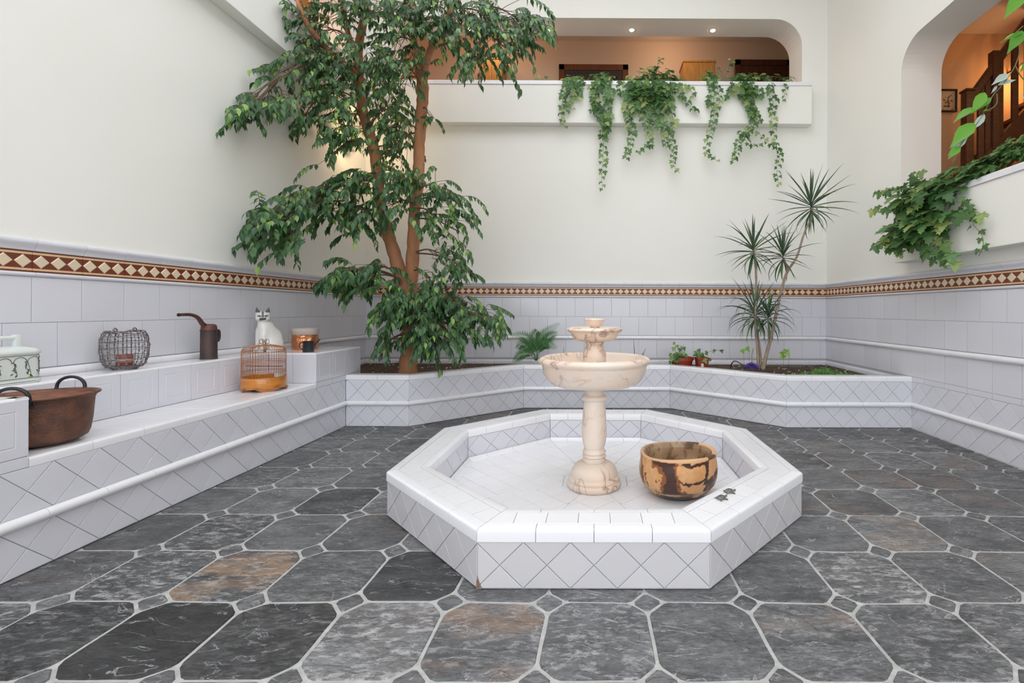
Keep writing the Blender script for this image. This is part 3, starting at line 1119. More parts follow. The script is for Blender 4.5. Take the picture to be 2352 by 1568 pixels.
# unseen ceiling lamps added to warm the galleries
for k, (x, y, z, e, c, sz) in enumerate(((-1.8, YB + 1.0, 5.85, 9, (1.0, 0.62, 0.38), 0.15), (1.2, YB + 1.0, 5.85, 9, (1.0, 0.62, 0.38), 0.15),
                                     (XL - 1.1, 3.5, 5.85, 40, (1.0, 0.52, 0.22), 0.15), (XL - 1.1, 5.9, 5.5, 22, (1.0, 0.52, 0.22), 0.15))):
    t = thing('gallery_ceiling_lamp', ['opal ceiling lamp at the left end of the back gallery', 'opal ceiling lamp at the right end of the back gallery', 'opal ceiling lamp in the left gallery', 'opal ceiling lamp at the corner of the left gallery'][k], 'lamp', (x, y, z))
    mb = MB(); mb.lathe([(0.0, -0.05), (0.08, -0.04), (0.12, 0.0), (0.12, 0.02), (0.0, 0.02)], 20, mtx=Matrix.Translation((x, y, z))); mb.build('shade', M['white'], t, smooth=True)
    mb = MB(); mb.tube([(x, y, z + 0.02), (x, y, 6.0)], 0.012); mb.build('rod', M['white'], t)
    ld = bpy.data.lights.new('lamp_light', 'POINT'); ld.energy = e; ld.color = c; ld.shadow_soft_size = sz
    lo = bpy.data.objects.new('lamp_light', ld); C.objects.link(lo); lo.location = (x, y, z - 0.2); lo.parent = t; lo.matrix_parent_inverse = WM(t).inverted()

# unseen sconce added for the corner's warm glow, behind the foliage of the tree
t = thing('wall_sconce', 'small warm bowl-shaped wall sconce in the back left corner, hidden behind the tree leaves', 'lamp', (XL + 0.08, 6.0, 3.3))
mb = MB(); mb.lathe([(0.0, -0.05), (0.05, -0.035), (0.085, 0.0), (0.09, 0.03), (0.082, 0.03), (0.076, 0.0), (0.04, -0.028), (0.0, -0.04)], 20, mtx=Matrix.Translation((XL + 0.10, 6.0, 3.3))); mb.build('shade', M['white'], t, smooth=True)
mb = MB(); mb.box((XL, 5.96, 3.26), (XL + 0.02, 6.04, 3.38), 0, 0.005); mb.build('wall_plate', M['iron'], t)
mb = MB(); mb.lathe([(0.0, -0.02), (0.02, 0.0), (0.022, 0.02), (0.0, 0.045)], 12, mtx=Matrix.Translation((XL + 0.10, 6.0, 3.3))); mb.build('bulb', M['lamp'], t)
ld = bpy.data.lights.new('lamp_light', 'POINT'); ld.energy = 9; ld.color = (1.0, 0.68, 0.38); ld.shadow_soft_size = 0.06
lo = bpy.data.objects.new('lamp_light', ld); C.objects.link(lo); lo.location = (XL + 0.30, 5.95, 3.36); lo.parent = t; lo.matrix_parent_inverse = WM(t).inverted()

# doors and cupboards of the back gallery
YG = YB + 1.66


def panel_door(name, label, x0, x1, z0, z1, y, m, cat='door', glazed=False):
    t = thing(name, label, cat, ((x0 + x1) / 2, y, z0))
    fw = 0.10
    mb = MB(); mb.box((x0, y - 0.05, z0), (x0 + fw, y, z1), 0, 0.006); mb.box((x1 - fw, y - 0.05, z0), (x1, y, z1), 0, 0.006); mb.box((x0, y - 0.05, z1 - fw), (x1, y, z1), 0, 0.006)
    mb.build('door_frame', m, t)
    mb = MB(); mb.box((x0 + fw, y - 0.035, z0), (x1 - fw, y - 0.005, z1 - fw), 0, 0.003)
    lf = mb.build('door_leaf', M['glass_dark'] if glazed else m, t)
    mb = MB()
    a0, a1 = x0 + fw + 0.10, x1 - fw - 0.10
    for (b0, b1) in ((z0 + 0.15, z0 + 0.9), (z0 + 1.0, z1 - fw - 0.12)):
        mb.box((a0, y - 0.047, b0), (a0 + 0.025, y - 0.035, b1)); mb.box((a1 - 0.025, y - 0.047, b0), (a1, y - 0.035, b1))
        mb.box((a0, y - 0.047, b0), (a1, y - 0.035, b0 + 0.025)); mb.box((a0, y - 0.047, b1 - 0.025), (a1, y - 0.035, b1))
        mb.box((a0 + 0.06, y - 0.043, b0 + 0.06), (a1 - 0.06, y - 0.035, b1 - 0.06), 0, 0.003)
    mb.build('door_panel', m, lf)
    mb = MB(); mb.tube([(x1 - fw - 0.05, y - 0.035, z0 + 1.02), (x1 - fw - 0.05, y - 0.08, z0 + 1.02), (x1 - fw - 0.14, y - 0.08, z0 + 1.02)], 0.008); mb.build('handle', M['iron'], lf)
    return t


panel_door('wooden_doorway', 'wide brown wooden doorway in the gallery behind the left half of the ivy', -0.69, 0.54, GF, 5.565, YG, M['wood_mid'], glazed=True)
panel_door('wooden_door', 'dark brown panelled door at the right end of the gallery', 2.40, 3.40, GF, 5.60, YG - 0.12, M['wood_dark'])


def cabinet(label, x0, x1, z1):
    t = thing('tall_cabinet', label, 'cabinet', ((x0 + x1) / 2, YG - 0.2, GF))
    mb = MB(); mb.box((x0, YG - 0.36, GF), (x1, YG - 0.01, z1 - 0.03), 0, 0.004); mb.build('body', M['wood_lt'], t)
    mb = MB(); mb.box((x0 - 0.015, YG - 0.375, z1 - 0.03), (x1 + 0.015, YG - 0.005, z1), 0, 0.006); mb.build('top', M['wood_lt'], t)
    xm = (x0 + x1) / 2
    for a, b_ in ((x0 + 0.01, xm - 0.002), (xm + 0.002, x1 - 0.01)):
        mb = MB(); mb.box((a, YG - 0.378, GF + 0.06), (b_, YG - 0.36, z1 - 0.05), 0, 0.003)
        d = mb.build('door', M['wood_lt'], t)
        kx = b_ - 0.03 if b_ < xm + 0.001 else a + 0.03
        mb = MB(); mb.box((kx - 0.006, YG - 0.39, GF + 1.0), (kx + 0.006, YG - 0.378, GF + 1.1), 0, 0.002); mb.build('knob', M['iron'], d)


cabinet('narrow honey-coloured cabinet standing in the gallery left, seen beside the tree', -1.99, -1.62, 5.50)
cabinet('honey-coloured cabinet in the gallery behind the right half of the ivy', 1.46, 2.0, 5.47)
# boxed post at the right end of the gallery
w = MB(); w.box((3.28, YB + TH + 0.35, GF), (3.41, YB + TH + 0.55, GC), 0, 0.01); w.box((3.265, YB + TH + 0.33, GF), (3.418, YB + TH + 0.57, GF + 0.12), 0, 0.005)
o = w.build('wooden_post', M['wood_mid'], origin=(3.36, YB + TH + 0.45, GF)); tag(o, 'brown wooden post inside the right rounded corner of the gallery opening', 'post')

# ================================================================== STAIR ROOM
YS = 5.15


def spt(px, py, y=YS):
    return at(px, py, y=y)


st = thing('wooden_staircase', 'dark brown wooden staircase with flat balusters seen through the right-hand opening', 'staircase', (4.4, YS, SF))
sl = Vector((1.0, 0, 0.98))


def board(name, p0, p1, wdt, thick, m, parent, bev=0.004):
    """board from p0 to p1 (its centre line) in a plane of constant y"""
    p0 = Vector(p0); p1 = Vector(p1)
    d = (p1 - p0); L_ = d.length; d.normalize()
    n = Vector((0, 1, 0))
    s = d.cross(n)
    mtx = Matrix((d, n, s)).transposed().to_4x4(); mtx.translation = (p0 + p1) / 2
    mb = MB(); mb.box((-L_ / 2, -thick / 2, -wdt / 2), (L_ / 2, thick / 2, wdt / 2), 0, bev)
    return mb.build(name, m, parent, world_m=mtx)


q0, q1 = spt(2222, 212), spt(2222, 380)
nz_ = q0.z
board('newel_post', (q0.x, YS, 1.40), (q0.x, YS, q0.z), 0.085, 0.085, M['wood_dark'], st)
mb = MB(); mb.box((q0.x - 0.055, YS - 0.055, q0.z), (q0.x + 0.055, YS + 0.055, q0.z + 0.025), 0, 0.008); mb.build('newel_cap', M['wood_dark'], st)
r0 = spt(2232, 222); r1 = spt(2300, 128)
dr = (r1 - r0); dr.normalize()
board('handrail', r0 - dr * 0.02, r0 + dr * 3.2, 0.085, 0.06, M['wood_dark'], st, 0.015)
s0 = spt(2238, 385); s1 = spt(2352, 255)
ds = (s1 - s0).normalized()
board('stringer', s0 - ds * 0.35 + Vector((0.09, 0, -0.10)), s0 + ds * 3.2 + Vector((0.09, 0, -0.10)), 0.30, 0.05, M['wood_dark'], st)
q2 = spt(2283, 140)
board('newel_post', (q2.x, YS, 2.3), (q2.x, YS, q2.z + 0.10), 0.075, 0.075, M['wood_dark'], st)
for px in (2252, 2268, 2298, 2330, 2360, 2392, 2424, 2456):
    c = spt(px, 300)
    tz = (c.x - r0.x) / dr.x * dr.z + r0.z
    bz = (c.x - s0.x) / ds.x * ds.z + s0.z
    board('baluster', (c.x, YS, bz - 0.08), (c.x, YS, tz), 0.068 if px != 2298 else 0.045, 0.028, M['wood_dark'], st)
for k in range(11):
    c = s0 + ds * (k * 0.27 - 0.3)
    mb = MB(); mb.box((c.x - 0.04, YS + 0.02, c.z - 0.16), (c.x + 0.24, SY - 0.01, c.z - 0.12), 0, 0.004); mb.build('tread', M['wood_mid'], st)
for k, (x, y, z, e) in enumerate(((5.0, 5.35, 4.1, 10), (5.6, 2.8, 4.3, 26))):  # unseen lamps added to warm the stair room
    t = thing('stair_wall_lamp' if k == 0 else 'stair_ceiling_lamp', ['small glowing wall lamp above the staircase, out of view', 'opal ceiling lamp in the stair room, out of view'][k], 'lamp', (x, y, z))
    mb = MB(); mb.lathe([(0.0, -0.06), (0.06, -0.04), (0.08, 0.0), (0.0, 0.03)], 16, mtx=Matrix.Translation((x, y, z))); mb.build('shade', M['white'], t, smooth=True)
    mb = MB(); mb.tube([(x, y, z + 0.02), (x, SY if k == 0 else y, z + 0.02 if k == 0 else SC)], 0.01); mb.build('bracket', M['iron'], t)
    ld = bpy.data.lights.new('lamp_light', 'POINT'); ld.energy = e; ld.color = (1.0, 0.50, 0.20); ld.shadow_soft_size = 0.08
    lo = bpy.data.objects.new('lamp_light', ld); C.objects.link(lo); lo.location = (x, y - 0.02, z - 0.15); lo.parent = t; lo.matrix_parent_inverse = WM(t).inverted()
# picture
pa, pb = at(2150, 206, y=SY), at(2196, 258, y=SY)
t = thing('framed_drawing', 'small black-framed sepia drawing hanging left of the staircase', 'picture', ((pa.x + pb.x) / 2, SY, pb.z))
mb = MB()
for a, b_ in (((pa.x, pb.z), (pa.x + 0.018, pa.z)), ((pb.x - 0.018, pb.z), (pb.x, pa.z)), ((pa.x, pa.z - 0.018), (pb.x, pa.z)), ((pa.x, pb.z), (pb.x, pb.z + 0.018))):
    mb.box((a[0], SY - 0.025, a[1]), (b_[0], SY - 0.002, b_[1]), 0, 0.003)
mb.build('frame', M['iron'], t)
NX, NZ = 30, 34
v = []; f = []; colr = []
rr = random.Random(4)
for j in range(NZ + 1):
    for i in range(NX + 1):
        x = pa.x + (pb.x - pa.x) * i / NX; z = pb.z + (pa.z - pb.z) * j / NZ
        v.append((x, SY - 0.006, z))
        u_, w_ = i / NX - 0.55, j / NZ - 0.42
        ink = noise.noise(Vector((u_ * 9, w_ * 9, 3))) * 0.5 + 0.45 * math.exp(-((u_ * 3.2) ** 2 + (w_ * 2.6) ** 2))
        colr.append((0.12, 0.08, 0.05) if (ink > 0.36 and abs(u_) < 0.33 and abs(w_) < 0.36) else (0.62, 0.44, 0.26))
for j in range(NZ):
    for i in range(NX):
        a = j * (NX + 1) + i
        f.append((a, a + 1, a + NX + 2, a + NX + 1))
me = mesh_from('drawing', v, f, M['art'])
ca = me.color_attributes.new('paint', 'FLOAT_COLOR', 'POINT')
for i, c in enumerate(colr):
    ca.data[i].color = (*c, 1)
link('drawing', me, t)

# ================================================================== TILED BENCH
bench = thing('tiled_bench', 'long white tiled bench and shelf built along the left wall, carrying a birdcage', 'bench', ((XL + XB) / 2, 2.8, 0))
SZ, BZ = 0.523, 0.800     # seat, shelf
LX = -3.022               # shelf front
BY0, BY1, BY2 = 2.112, 4.262, 5.06
TT = 0.006
w = MB()
XI = XL + 0.004
w.box((XI, 0.35, 0.0), (XB - TT, BY0 - TT, BZ - TT), 0)
w.box((XI, BY0 - TT, 0.0), (XB - TT, BY1 + TT, SZ - TT), 0)
w.box((XI, BY0 - TT, SZ - TT), (LX - TT, BY1 + TT, BZ - TT), 0)
w.box((XI, BY1 + TT, 0.0), (XB - TT, BY2 - TT, BZ - TT), 0)
w.build('core', M['grout'], bench)
FB = frame((XB - TT - 0.0005, 0, 0), (0, 1, 0), (0, 0, 1))       # normal +x
lay(bench, FB, rect(0.35, 0.003, YP, 0.218), diamonds(0.35, YP, 0.003, 0.218, 0.2047, 0.215, 0.06, 0.003), M['tile'])
lay(bench, FB, rect(0.35, 0.262, YP, 0.478), diamonds(0.35, YP, 0.262, 0.478, 0.2047, 0.216, 0.06, 0.262), M['tile'])
lay(bench, FB, rect(0.35, 0.218, YP, 0.262), grid(0.35, YP, 0.22, 0.25, 0.262, 0.044, 0, 0.218), M['tile'])
lay(bench, FB, rect(0.35, 0.478, BY0, 0.530), grid(0.35, BY0, 0.48, 0.5, 0.262, 0.052, BY0, 0.478), M['tile'])
lay(bench, FB, rect(0.35, 0.530, BY0, BZ - 0.012), grid(0.35, BY0, 0.54, 0.7, 0.262, 0.26, BY0, 0.530), M['tile'], framed=True)
lay(bench, FB, rect(BY1, 0.478, BY2, 0.530), grid(BY1, BY2, 0.48, 0.5, 0.262, 0.052, BY1, 0.478), M['tile'])
lay(bench, FB, rect(BY1, 0.530, BY2, BZ - 0.012), grid(BY1, BY2, 0.54, 0.7, 0.262, 0.26, BY1, 0.530), M['tile'], framed=True)
FS = frame((LX - TT - 0.0005, 0, 0), (0, 1, 0), (0, 0, 1))
lay(bench, FS, rect(BY0, SZ, BY1, BZ - 0.012), grid(BY0, BY1, 0.53, 0.6, 0.255, 0.265, 2.43, SZ), M['tile'], framed=True)
FE = frame((0, BY1 + TT + 0.0005, 0), (1, 0, 0), (0, 0, 1))       # far block, faces the camera
lay(bench, FE, rect(LX, SZ, XB, BZ - 0.012), grid(LX, XB, 0.53, 0.6, 0.218, 0.265, LX, SZ), M['tile'])
FN = frame((0, BY0 - TT - 0.0005, 0), (-1, 0, 0), (0, 0, 1))
lay(bench, FN, rect(-XB, SZ, -LX, BZ - 0.012), grid(-XB, -LX, 0.53, 0.6, 0.218, 0.265, -XB, SZ), M['tile'])
FE2 = frame((0, BY2 - TT - 0.0005, 0), (-1, 0, 0), (0, 0, 1))
lay(bench, FE2, rect(-XB, 0.45, -XI, BZ - 0.012), grid(-XB, -XI, 0.46, 0.6, 0.234, 0.17, -XB, 0.45), M['tile'])
# tops: bullnose edge pieces and flat tiles
bull = lambda z, wdt=0.06, drop=0.045, r=0.014: [(wdt, z - drop), (wdt, z - drop)][:0] + [(0.0, z - drop), (0.0, z - r)] + [(-r + r * math.cos(math.radians(a)), z - r + r * math.sin(math.radians(a))) for a in (22, 45, 67, 90)] + [(-wdt, z), (-wdt, z - TT), (-TT, z - TT), (-TT, z - drop)]
# moulding measures d to the left of the walk; walk so that "left" is the open side (+x): walk towards -y
moulding(bench, [(XB, BY1), (XB, BY0)], bull(SZ), M['tile_w'], 'edge_tile', 0.262, smooth=True, sharp=40)
moulding(bench, [(XB, BY0), (XB, 0.35)], bull(BZ, 0.05, 0.014, 0.012), M['tile_w'], 'edge_tile', 0.262, smooth=True, sharp=40)
moulding(bench, [(LX, BY1), (LX, BY0)], bull(BZ, 0.05, 0.014, 0.012), M['tile_w'], 'edge_tile', 0.262, smooth=True, sharp=40)
moulding(bench, [(XB, BY2), (XB, BY1), (LX, BY1)], bull(BZ, 0.05, 0.014, 0.012), M['tile_w'], 'edge_tile', 0.262, smooth=True, sharp=40)
moulding(bench, [(LX, BY0), (XB, BY0)], bull(BZ, 0.05, 0.014, 0.012), M['tile_w'], 'edge_tile', 0.262, smooth=True, sharp=40)
FT = frame((0, 0, SZ - TT), (1, 0, 0), (0, 1, 0))
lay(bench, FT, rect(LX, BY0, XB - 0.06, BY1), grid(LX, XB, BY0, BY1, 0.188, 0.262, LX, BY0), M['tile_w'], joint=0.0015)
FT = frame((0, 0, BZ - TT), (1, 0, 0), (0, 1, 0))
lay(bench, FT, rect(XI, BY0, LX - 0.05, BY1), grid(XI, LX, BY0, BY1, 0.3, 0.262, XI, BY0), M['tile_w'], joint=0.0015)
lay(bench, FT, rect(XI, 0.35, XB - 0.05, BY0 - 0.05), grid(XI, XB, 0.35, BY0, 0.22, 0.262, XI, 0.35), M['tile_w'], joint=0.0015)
lay(bench, FT, rect(XI, BY1 + 0.05, XB - 0.05, BY2), grid(XI, XB, BY1, BY2, 0.22, 0.262, XI, BY1), M['tile_w'], joint=0.0015)
moulding(bench, [(XB, YP), (XB, 0.35)], half_round(0.026, ZRL, 0.004), M['tile_w'], 'round_moulding', 0.2047 * 1.28, smooth=True, sharp=60)

# ================================================================== PLANTER
planter = thing('tiled_planter', 'white tiled planting bed with angled front running along the back wall', 'planter', (0.2, 5.6, 0))
PP = [(XR, YP), (1.962, YP), (0.905, 5.69), (-0.90, 5.69), (-1.936, YP), (XB, YP)]      # room on the left
PZ = 0.530
PW = 0.155
# smoother bends where the photo shows them
moulding(planter, PP, [(-PW + 0.012, 0.0), (-TT, 0.0), (-TT, PZ - TT), (-PW + 0.012, PZ - TT)], M['grout'], 'wall_core', 9, joint=0)
for i in range(5):
    a, b = Vector(PP[i]), Vector(PP[i + 1])
    d = (b - a).normalized(); n = Vector((-d.y, d.x)); L_ = (b - a).length
    # u must satisfy u x z = outward normal
    fr = frame((a.x - n.x * TT, a.y - n.y * TT, 0), (-d.x, -d.y, 0), (0, 0, 1))
    # u runs from 0 (at a) to -L
    lay(planter, fr, rect(-L_, 0.003, 0, 0.218), diamonds(-L_, 0, 0.003, 0.218, 0.2047, 0.215, 0 if i in (0,) else -L_ / 2, 0.003), M['tile'])
    lay(planter, fr, rect(-L_, 0.262, 0, 0.482), diamonds(-L_, 0, 0.262, 0.482, 0.2047, 0.220, 0 if i in (0,) else -L_ / 2, 0.262), M['tile'])
    lay(planter, fr, rect(-L_, 0.218, 0, 0.262), grid(-L_, 0, 0.22, 0.23, 0.3, 0.044, 0, 0.218), M['tile'])
moulding(planter, PP, half_round(0.026, ZRL, 0.002), M['tile_w'], 'round_moulding', 0.262, smooth=True, sharp=60)
capp = [(0.002, PZ - 0.048), (0.002, PZ - 0.016), (-0.001, PZ - 0.008), (-0.006, PZ - 0.002), (-0.014, PZ), (-PW + 0.01, PZ), (-PW + 0.002, PZ - 0.003), (-PW, PZ - 0.012), (-PW, PZ - 0.05), (-PW + 0.006, PZ - 0.05), (-PW + 0.006, PZ - TT), (-TT, PZ - TT), (-TT, PZ - 0.048)]
moulding(planter, PP, capp, M['tile_w'], 'coping_tile', 0.262, smooth=True, sharp=40)
# ledge tile round the room walls inside the bed
led = [(0.0, 0.448), (0.026, 0.448), (0.028, 0.485), (0.024, 0.498), (0.014, 0.506), (0.0, 0.508)]
moulding(planter, [(XR, YP + 0.16), (XR, YB), (XL, YB), (XL, BY2)], led, M['tile'], 'ledge_tile', 0.262, smooth=True, sharp=45)
moulding(planter, [(XR, YP + 0.16), (XR, YB), (XL, YB), (XL, BY2)], [(0.0, 0.30), (0.012, 0.30), (0.012, 0.448), (0.0, 0.448)], M['concrete'], 'render_strip', 9, joint=0)


def in_bed(x, y):
    if y < YP + 0.07:
        return False
    if x < XB + 0.01 and y < BY2:
        return False
    ax = abs(x - 0.0)
    if ax < 0.92:
        return y > 5.69 + 0.07
    xr = 1.962 if x > 0 else 1.936
    if ax < xr:
        return y > 5.69 - (ax - 0.905) * (5.69 - YP) / (xr - 0.905) + 0.07
    return True


v, f = [], []
NXX, NYY = 170, 50
x0, x1, y0, y1 = XL + 0.01, XR - 0.01, YP + 0.02, YB - 0.01
for j in range(NYY + 1):
    for i in range(NXX + 1):
        x = x0 + (x1 - x0) * i / NXX; y = y0 + (y1 - y0) * j / NYY
        z = 0.435 + 0.03 * noise.noise(Vector((x * 2, y * 2, 0))) + 0.02 * noise.noise(Vector((x * 9, y * 9, 4))) + 0.012 * noise.noise(Vector((x * 30, y * 30, 8)))
        if x > 1.4: z -= 0.01
        v.append((x, y, z))
for j in range(NYY):
    for i in range(NXX):
        a = j * (NXX + 1) + i
        cx = x0 + (x1 - x0) * (i + .5) / NXX; cy = y0 + (y1 - y0) * (j + .5) / NYY
        if in_bed(cx, cy):
            f.append((a, a + 1, a + NXX + 2, a + NXX + 1))
so = link('soil', mesh_from('soil', v, f, M['soil'], smooth=True), planter)
so['kind'] = 'stuff'
rng = random.Random(11)
mb = MB()
for k in range(260):
    x = rng.uniform(XL + 0.05, XR - 0.05); y = rng.uniform(YP + 0.1, YB - 0.06)
    if not in_bed(x, y):
        continue
    r = rng.uniform(0.004, 0.013)
    m4 = Matrix.Translation((x, y, 0.445 + rng.uniform(-0.01, 0.01))) @ Matrix.Rotation(rng.uniform(0, 6), 4, 'Z') @ Matrix.Diagonal((1.4, 1, 0.7, 1))
    mb.lathe([(0, -r), (r * 0.8, -r * 0.4), (r, 0.1 * r), (0.6 * r, r * 0.7), (0, r)], 6, mtx=m4)
pe = mb.build('soil_crumbs', M['pebble'], planter, kind='stuff')

# ================================================================== BASIN
basin = thing('tiled_basin', 'octagonal white tiled fountain basin standing in the middle of the slate floor', 'basin', (OCX, OCY, 0))


def octv(w_):
    h = w_ / 2; s = w_ / (1 + math.sqrt(2)) / 2
    # counter-clockwise seen from above; walk with the OUTSIDE on the left => clockwise
    ccw = [(-s, -h), (s, -h), (h, -s), (h, s), (s, h), (-s, h), (-h, s), (-h, -s)]
    return [(OCX + a, OCY + b) for a, b in ccw]


OUT = octv(OW)[::-1]                 # clockwise: left side = outside
Z0, Z1, ZF = 0.0, 0.260, 0.022
CW = 0.215                            # rim width
IW = OW - 2 * CW
moulding(basin, OUT, [(-CW + TT, 0.0), (-TT, 0.0), (-TT, Z1 - TT), (-CW + TT, Z1 - TT)], M['grout'], 'wall_core', 9, closed=True, joint=0)
for i in range(8):
    a, b = Vector(OUT[i]), Vector(OUT[(i + 1) % 8])
    d = (b - a).normalized(); n = Vector((-d.y, d.x)); L_ = (b - a).length
    fr = frame((a.x - n.x * TT, a.y - n.y * TT, 0), (-d.x, -d.y, 0), (0, 0, 1))
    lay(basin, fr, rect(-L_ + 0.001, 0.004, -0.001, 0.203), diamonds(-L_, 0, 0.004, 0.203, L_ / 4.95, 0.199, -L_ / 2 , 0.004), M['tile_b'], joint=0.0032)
INN = octv(IW)[::-1]
for i in range(8):
    a, b = Vector(INN[i]), Vector(INN[(i + 1) % 8])
    d = (b - a).normalized(); n = Vector((-d.y, d.x)); L_ = (b - a).length
    fr = frame((a.x + n.x * TT, a.y + n.y * TT, 0), (d.x, d.y, 0), (0, 0, 1))
    lay(basin, fr, rect(0.001, ZF, L_ - 0.001, 0.205), diamonds(0, L_, ZF, 0.205, 0.2047, 0.185, L_ / 2, ZF), M['tile'], joint=0.0028)
# rim: outer bullnose, flat tiles, inner bullnose
r_ = 0.013
pro = 0.004
outer = [(pro, 0.205), (pro, Z1 - r_)] + [(pro - r_ + r_ * math.cos(math.radians(a)), Z1 - r_ + r_ * math.sin(math.radians(a))) for a in (30, 60, 90)] + [(-0.055, Z1), (-0.055, Z1 - TT), (-TT, Z1 - TT), (-TT, 0.205)]
moulding(basin, OUT, outer, M['tile_w'], 'rim_edge_tile', 0.262, closed=True, joint=0.0028, smooth=True, sharp=40)
flat = [(-0.0575, Z1 - 0.009), (-0.0575, Z1 - 0.0012), (-0.0587, Z1), (-0.1638, Z1), (-0.165, Z1 - 0.0012), (-0.165, Z1 - 0.009)]
moulding(basin, OUT, flat, M['tile_w'], 'rim_tile', 0.145, closed=True, joint=0.0028)
inner = [(-0.1675, Z1 - 0.009), (-0.1675, Z1), (-CW + 0.010, Z1), (-CW + 0.001, Z1 - 0.004), (-CW - 0.003, Z1 - 0.013), (-CW - 0.003, 0.207), (-CW + TT, 0.207), (-CW + TT, Z1 - 0.009)]
moulding(basin, OUT, inner, M['tile_w'], 'rim_lip_tile', 0.262, closed=True, joint=0.0025, smooth=True, sharp=40)
# floor slab and its tiles, laid in eight sectors
fz = MB()
iv = octv(IW + 0.02)
fz.add([(x, y, 0.001) for x, y in iv] + [(x, y, ZF - 0.004) for x, y in iv], [tuple(range(8))[::-1], tuple(range(8, 16))] + [(i, (i + 1) % 8, 8 + (i + 1) % 8, 8 + i) for i in range(8)])
fz.build('floor_bed', M['grout_l'], basin)
io = octv(IW)[:]
c0 = octv(0.44)
for i in range(8):
    a, b = Vector(io[i]), Vector(io[(i + 1) % 8]); p, q = Vector(c0[i]), Vector(c0[(i + 1) % 8])
    d = (b - a).normalized()
    fr = frame((a.x, a.y, ZF - 0.006), (d.x, d.y, 0), (-d.y, d.x, 0))
    inv = fr.inverted()
    reg = [((inv @ Vector((t.x, t.y, 0))).x, (inv @ Vector((t.x, t.y, 0))).y) for t in (a, b, q, p)]
    L_ = (b - a).length
    ty = diamonds(0, L_, 0, 1, 0.2047, 0.2047, L_ / 2, 0.03) if i % 2 == 0 else grid(0, L_, 0, 1, 0.145, 0.145, L_ / 2, 0.03)
    lay(basin, fr, reg, ty, M['tile_w'], joint=0.0024, t=0.0055, name='floor_tile', minarea=0.0006)
cc = MB()
cc.add([(x, y, ZF - 0.0055) for x, y in octv(0.434)] + [(x, y, ZF) for x, y in octv(0.432)], [tuple(range(8, 16))] + [(i, (i + 1) % 8, 8 + (i + 1) % 8, 8 + i) for i in range(8)])
cc.build('centre_tile', M['tile_w'], basin)
cove = [(-CW - 0.006, ZF), (-CW - 0.006, ZF + 0.028), (-CW - 0.012, ZF + 0.022), (-CW - 0.022, ZF + 0.011), (-CW - 0.036, ZF + 0.004), (-CW - 0.05, ZF)]
moulding(basin, OUT, cove, M['tile_w'], 'cove_tile', 0.262, closed=True, joint=0.002, smooth=True, sharp=60)
# rust-brown chip at the front left corner
ch = MB()
ax, ay = octv(OW)[0]
ch.add([(ax - 0.004, ay - 0.0042, 0.004), (ax + 0.022, ay - 0.0042, 0.004), (ax + 0.010, ay - 0.0042, 0.028), (ax + 0.001, ay - 0.0042, 0.058), (ax - 0.004, ay - 0.0042, 0.02),
        (ax - 0.004, ay + 0.003, 0.004), (ax + 0.022, ay + 0.003, 0.004), (ax + 0.010, ay + 0.003, 0.028), (ax + 0.001, ay + 0.003, 0.058), (ax - 0.004, ay + 0.003, 0.02)],
       [(0, 1, 2, 3, 4), (0, 5, 6, 1), (1, 6, 7, 2), (2, 7, 8, 3), (3, 8, 9, 4), (4, 9, 5, 0)])
o = ch.build('rust_stain', mat('rust_stain', (0.17, 0.085, 0.05), 0.9, col2=(0.30, 0.22, 0.18), scale=60), basin); o['label'] = 'rust-brown chipped corner'

# ================================================================== MARBLE FOUNTAIN
FXc, FYc = -0.015, 3.12
ft = thing('marble_fountain', 'two-tier pink veined marble fountain standing in the octagonal basin', 'fountain', (FXc, FYc, ZF))
T = Matrix.Translation((FXc, FYc, 0))


def lathe_part(name, prof, seg=48, warp=None, m='marble', parent=ft, T=T, ang=40):
    mb = MB(); mb.lathe(prof, seg, mtx=None, warp=warp)
    o = mb.build(name, M[m] if isinstance(m, str) else m, parent, smooth=True, world_m=T, autosmooth=ang)
    return o


def arc(r0, z0, r1, z1, bulge, n=5):
    out = []
    dx, dz = r1 - r0, z1 - z0
    L_ = math.hypot(dx, dz)
    nx, nz2 = dz / L_, -dx / L_
    for i in range(n + 1):
        t = i / n
        b = bulge * 4 * t * (1 - t)
        out.append((r0 + dx * t + nx * b, z0 + dz * t + nz2 * b))
    return out


lathe_part('base', [(0.0, ZF), (0.172, ZF)] + arc(0.176, ZF + 0.002, 0.178, 0.060, 0.006, 3) + arc(0.170, 0.066, 0.166, 0.095, 0.006, 3) + arc(0.160, 0.098, 0.076, 0.186, 0.024, 8) + [(0.0, 0.186)])
lathe_part('collar', [(0.0, 0.186), (0.068, 0.186)] + arc(0.074, 0.187, 0.076, 0.212, 0.001, 3) + arc(0.070, 0.216, 0.070, 0.236, 0.010, 4) + arc(0.070, 0.240, 0.070, 0.262, 0.010, 4) + [(0.068, 0.266), (0.068, 0.276), (0.0, 0.276)])
lathe_part('column', [(0.0, 0.276), (0.066, 0.276), (0.070, 0.285), (0.080, 0.325), (0.0845, 0.37), (0.0835, 0.42), (0.080, 0.48), (0.076, 0.54), (0.0705, 0.596), (0.0, 0.596)])
lathe_part('neck_ring', [(0.0, 0.596), (0.074, 0.596)] + arc(0.076, 0.598, 0.078, 0.632, 0.012, 5) + [(0.066, 0.636), (0.064, 0.65), (0.076, 0.690), (0.086, 0.704), (0.0, 0.704)])
lathe_part('lower_bowl', [(0.0, 0.704), (0.20, 0.704)] + arc(0.205, 0.705, 0.335, 0.775, 0.030, 6) + [(0.346, 0.79), (0.352, 0.835)] + arc(0.354, 0.838, 0.345, 0.892, 0.026, 7) + [(0.335, 0.889), (0.325, 0.875), (0.31, 0.835), (0.24, 0.79), (0.12, 0.770), (0.0, 0.768)], 64)
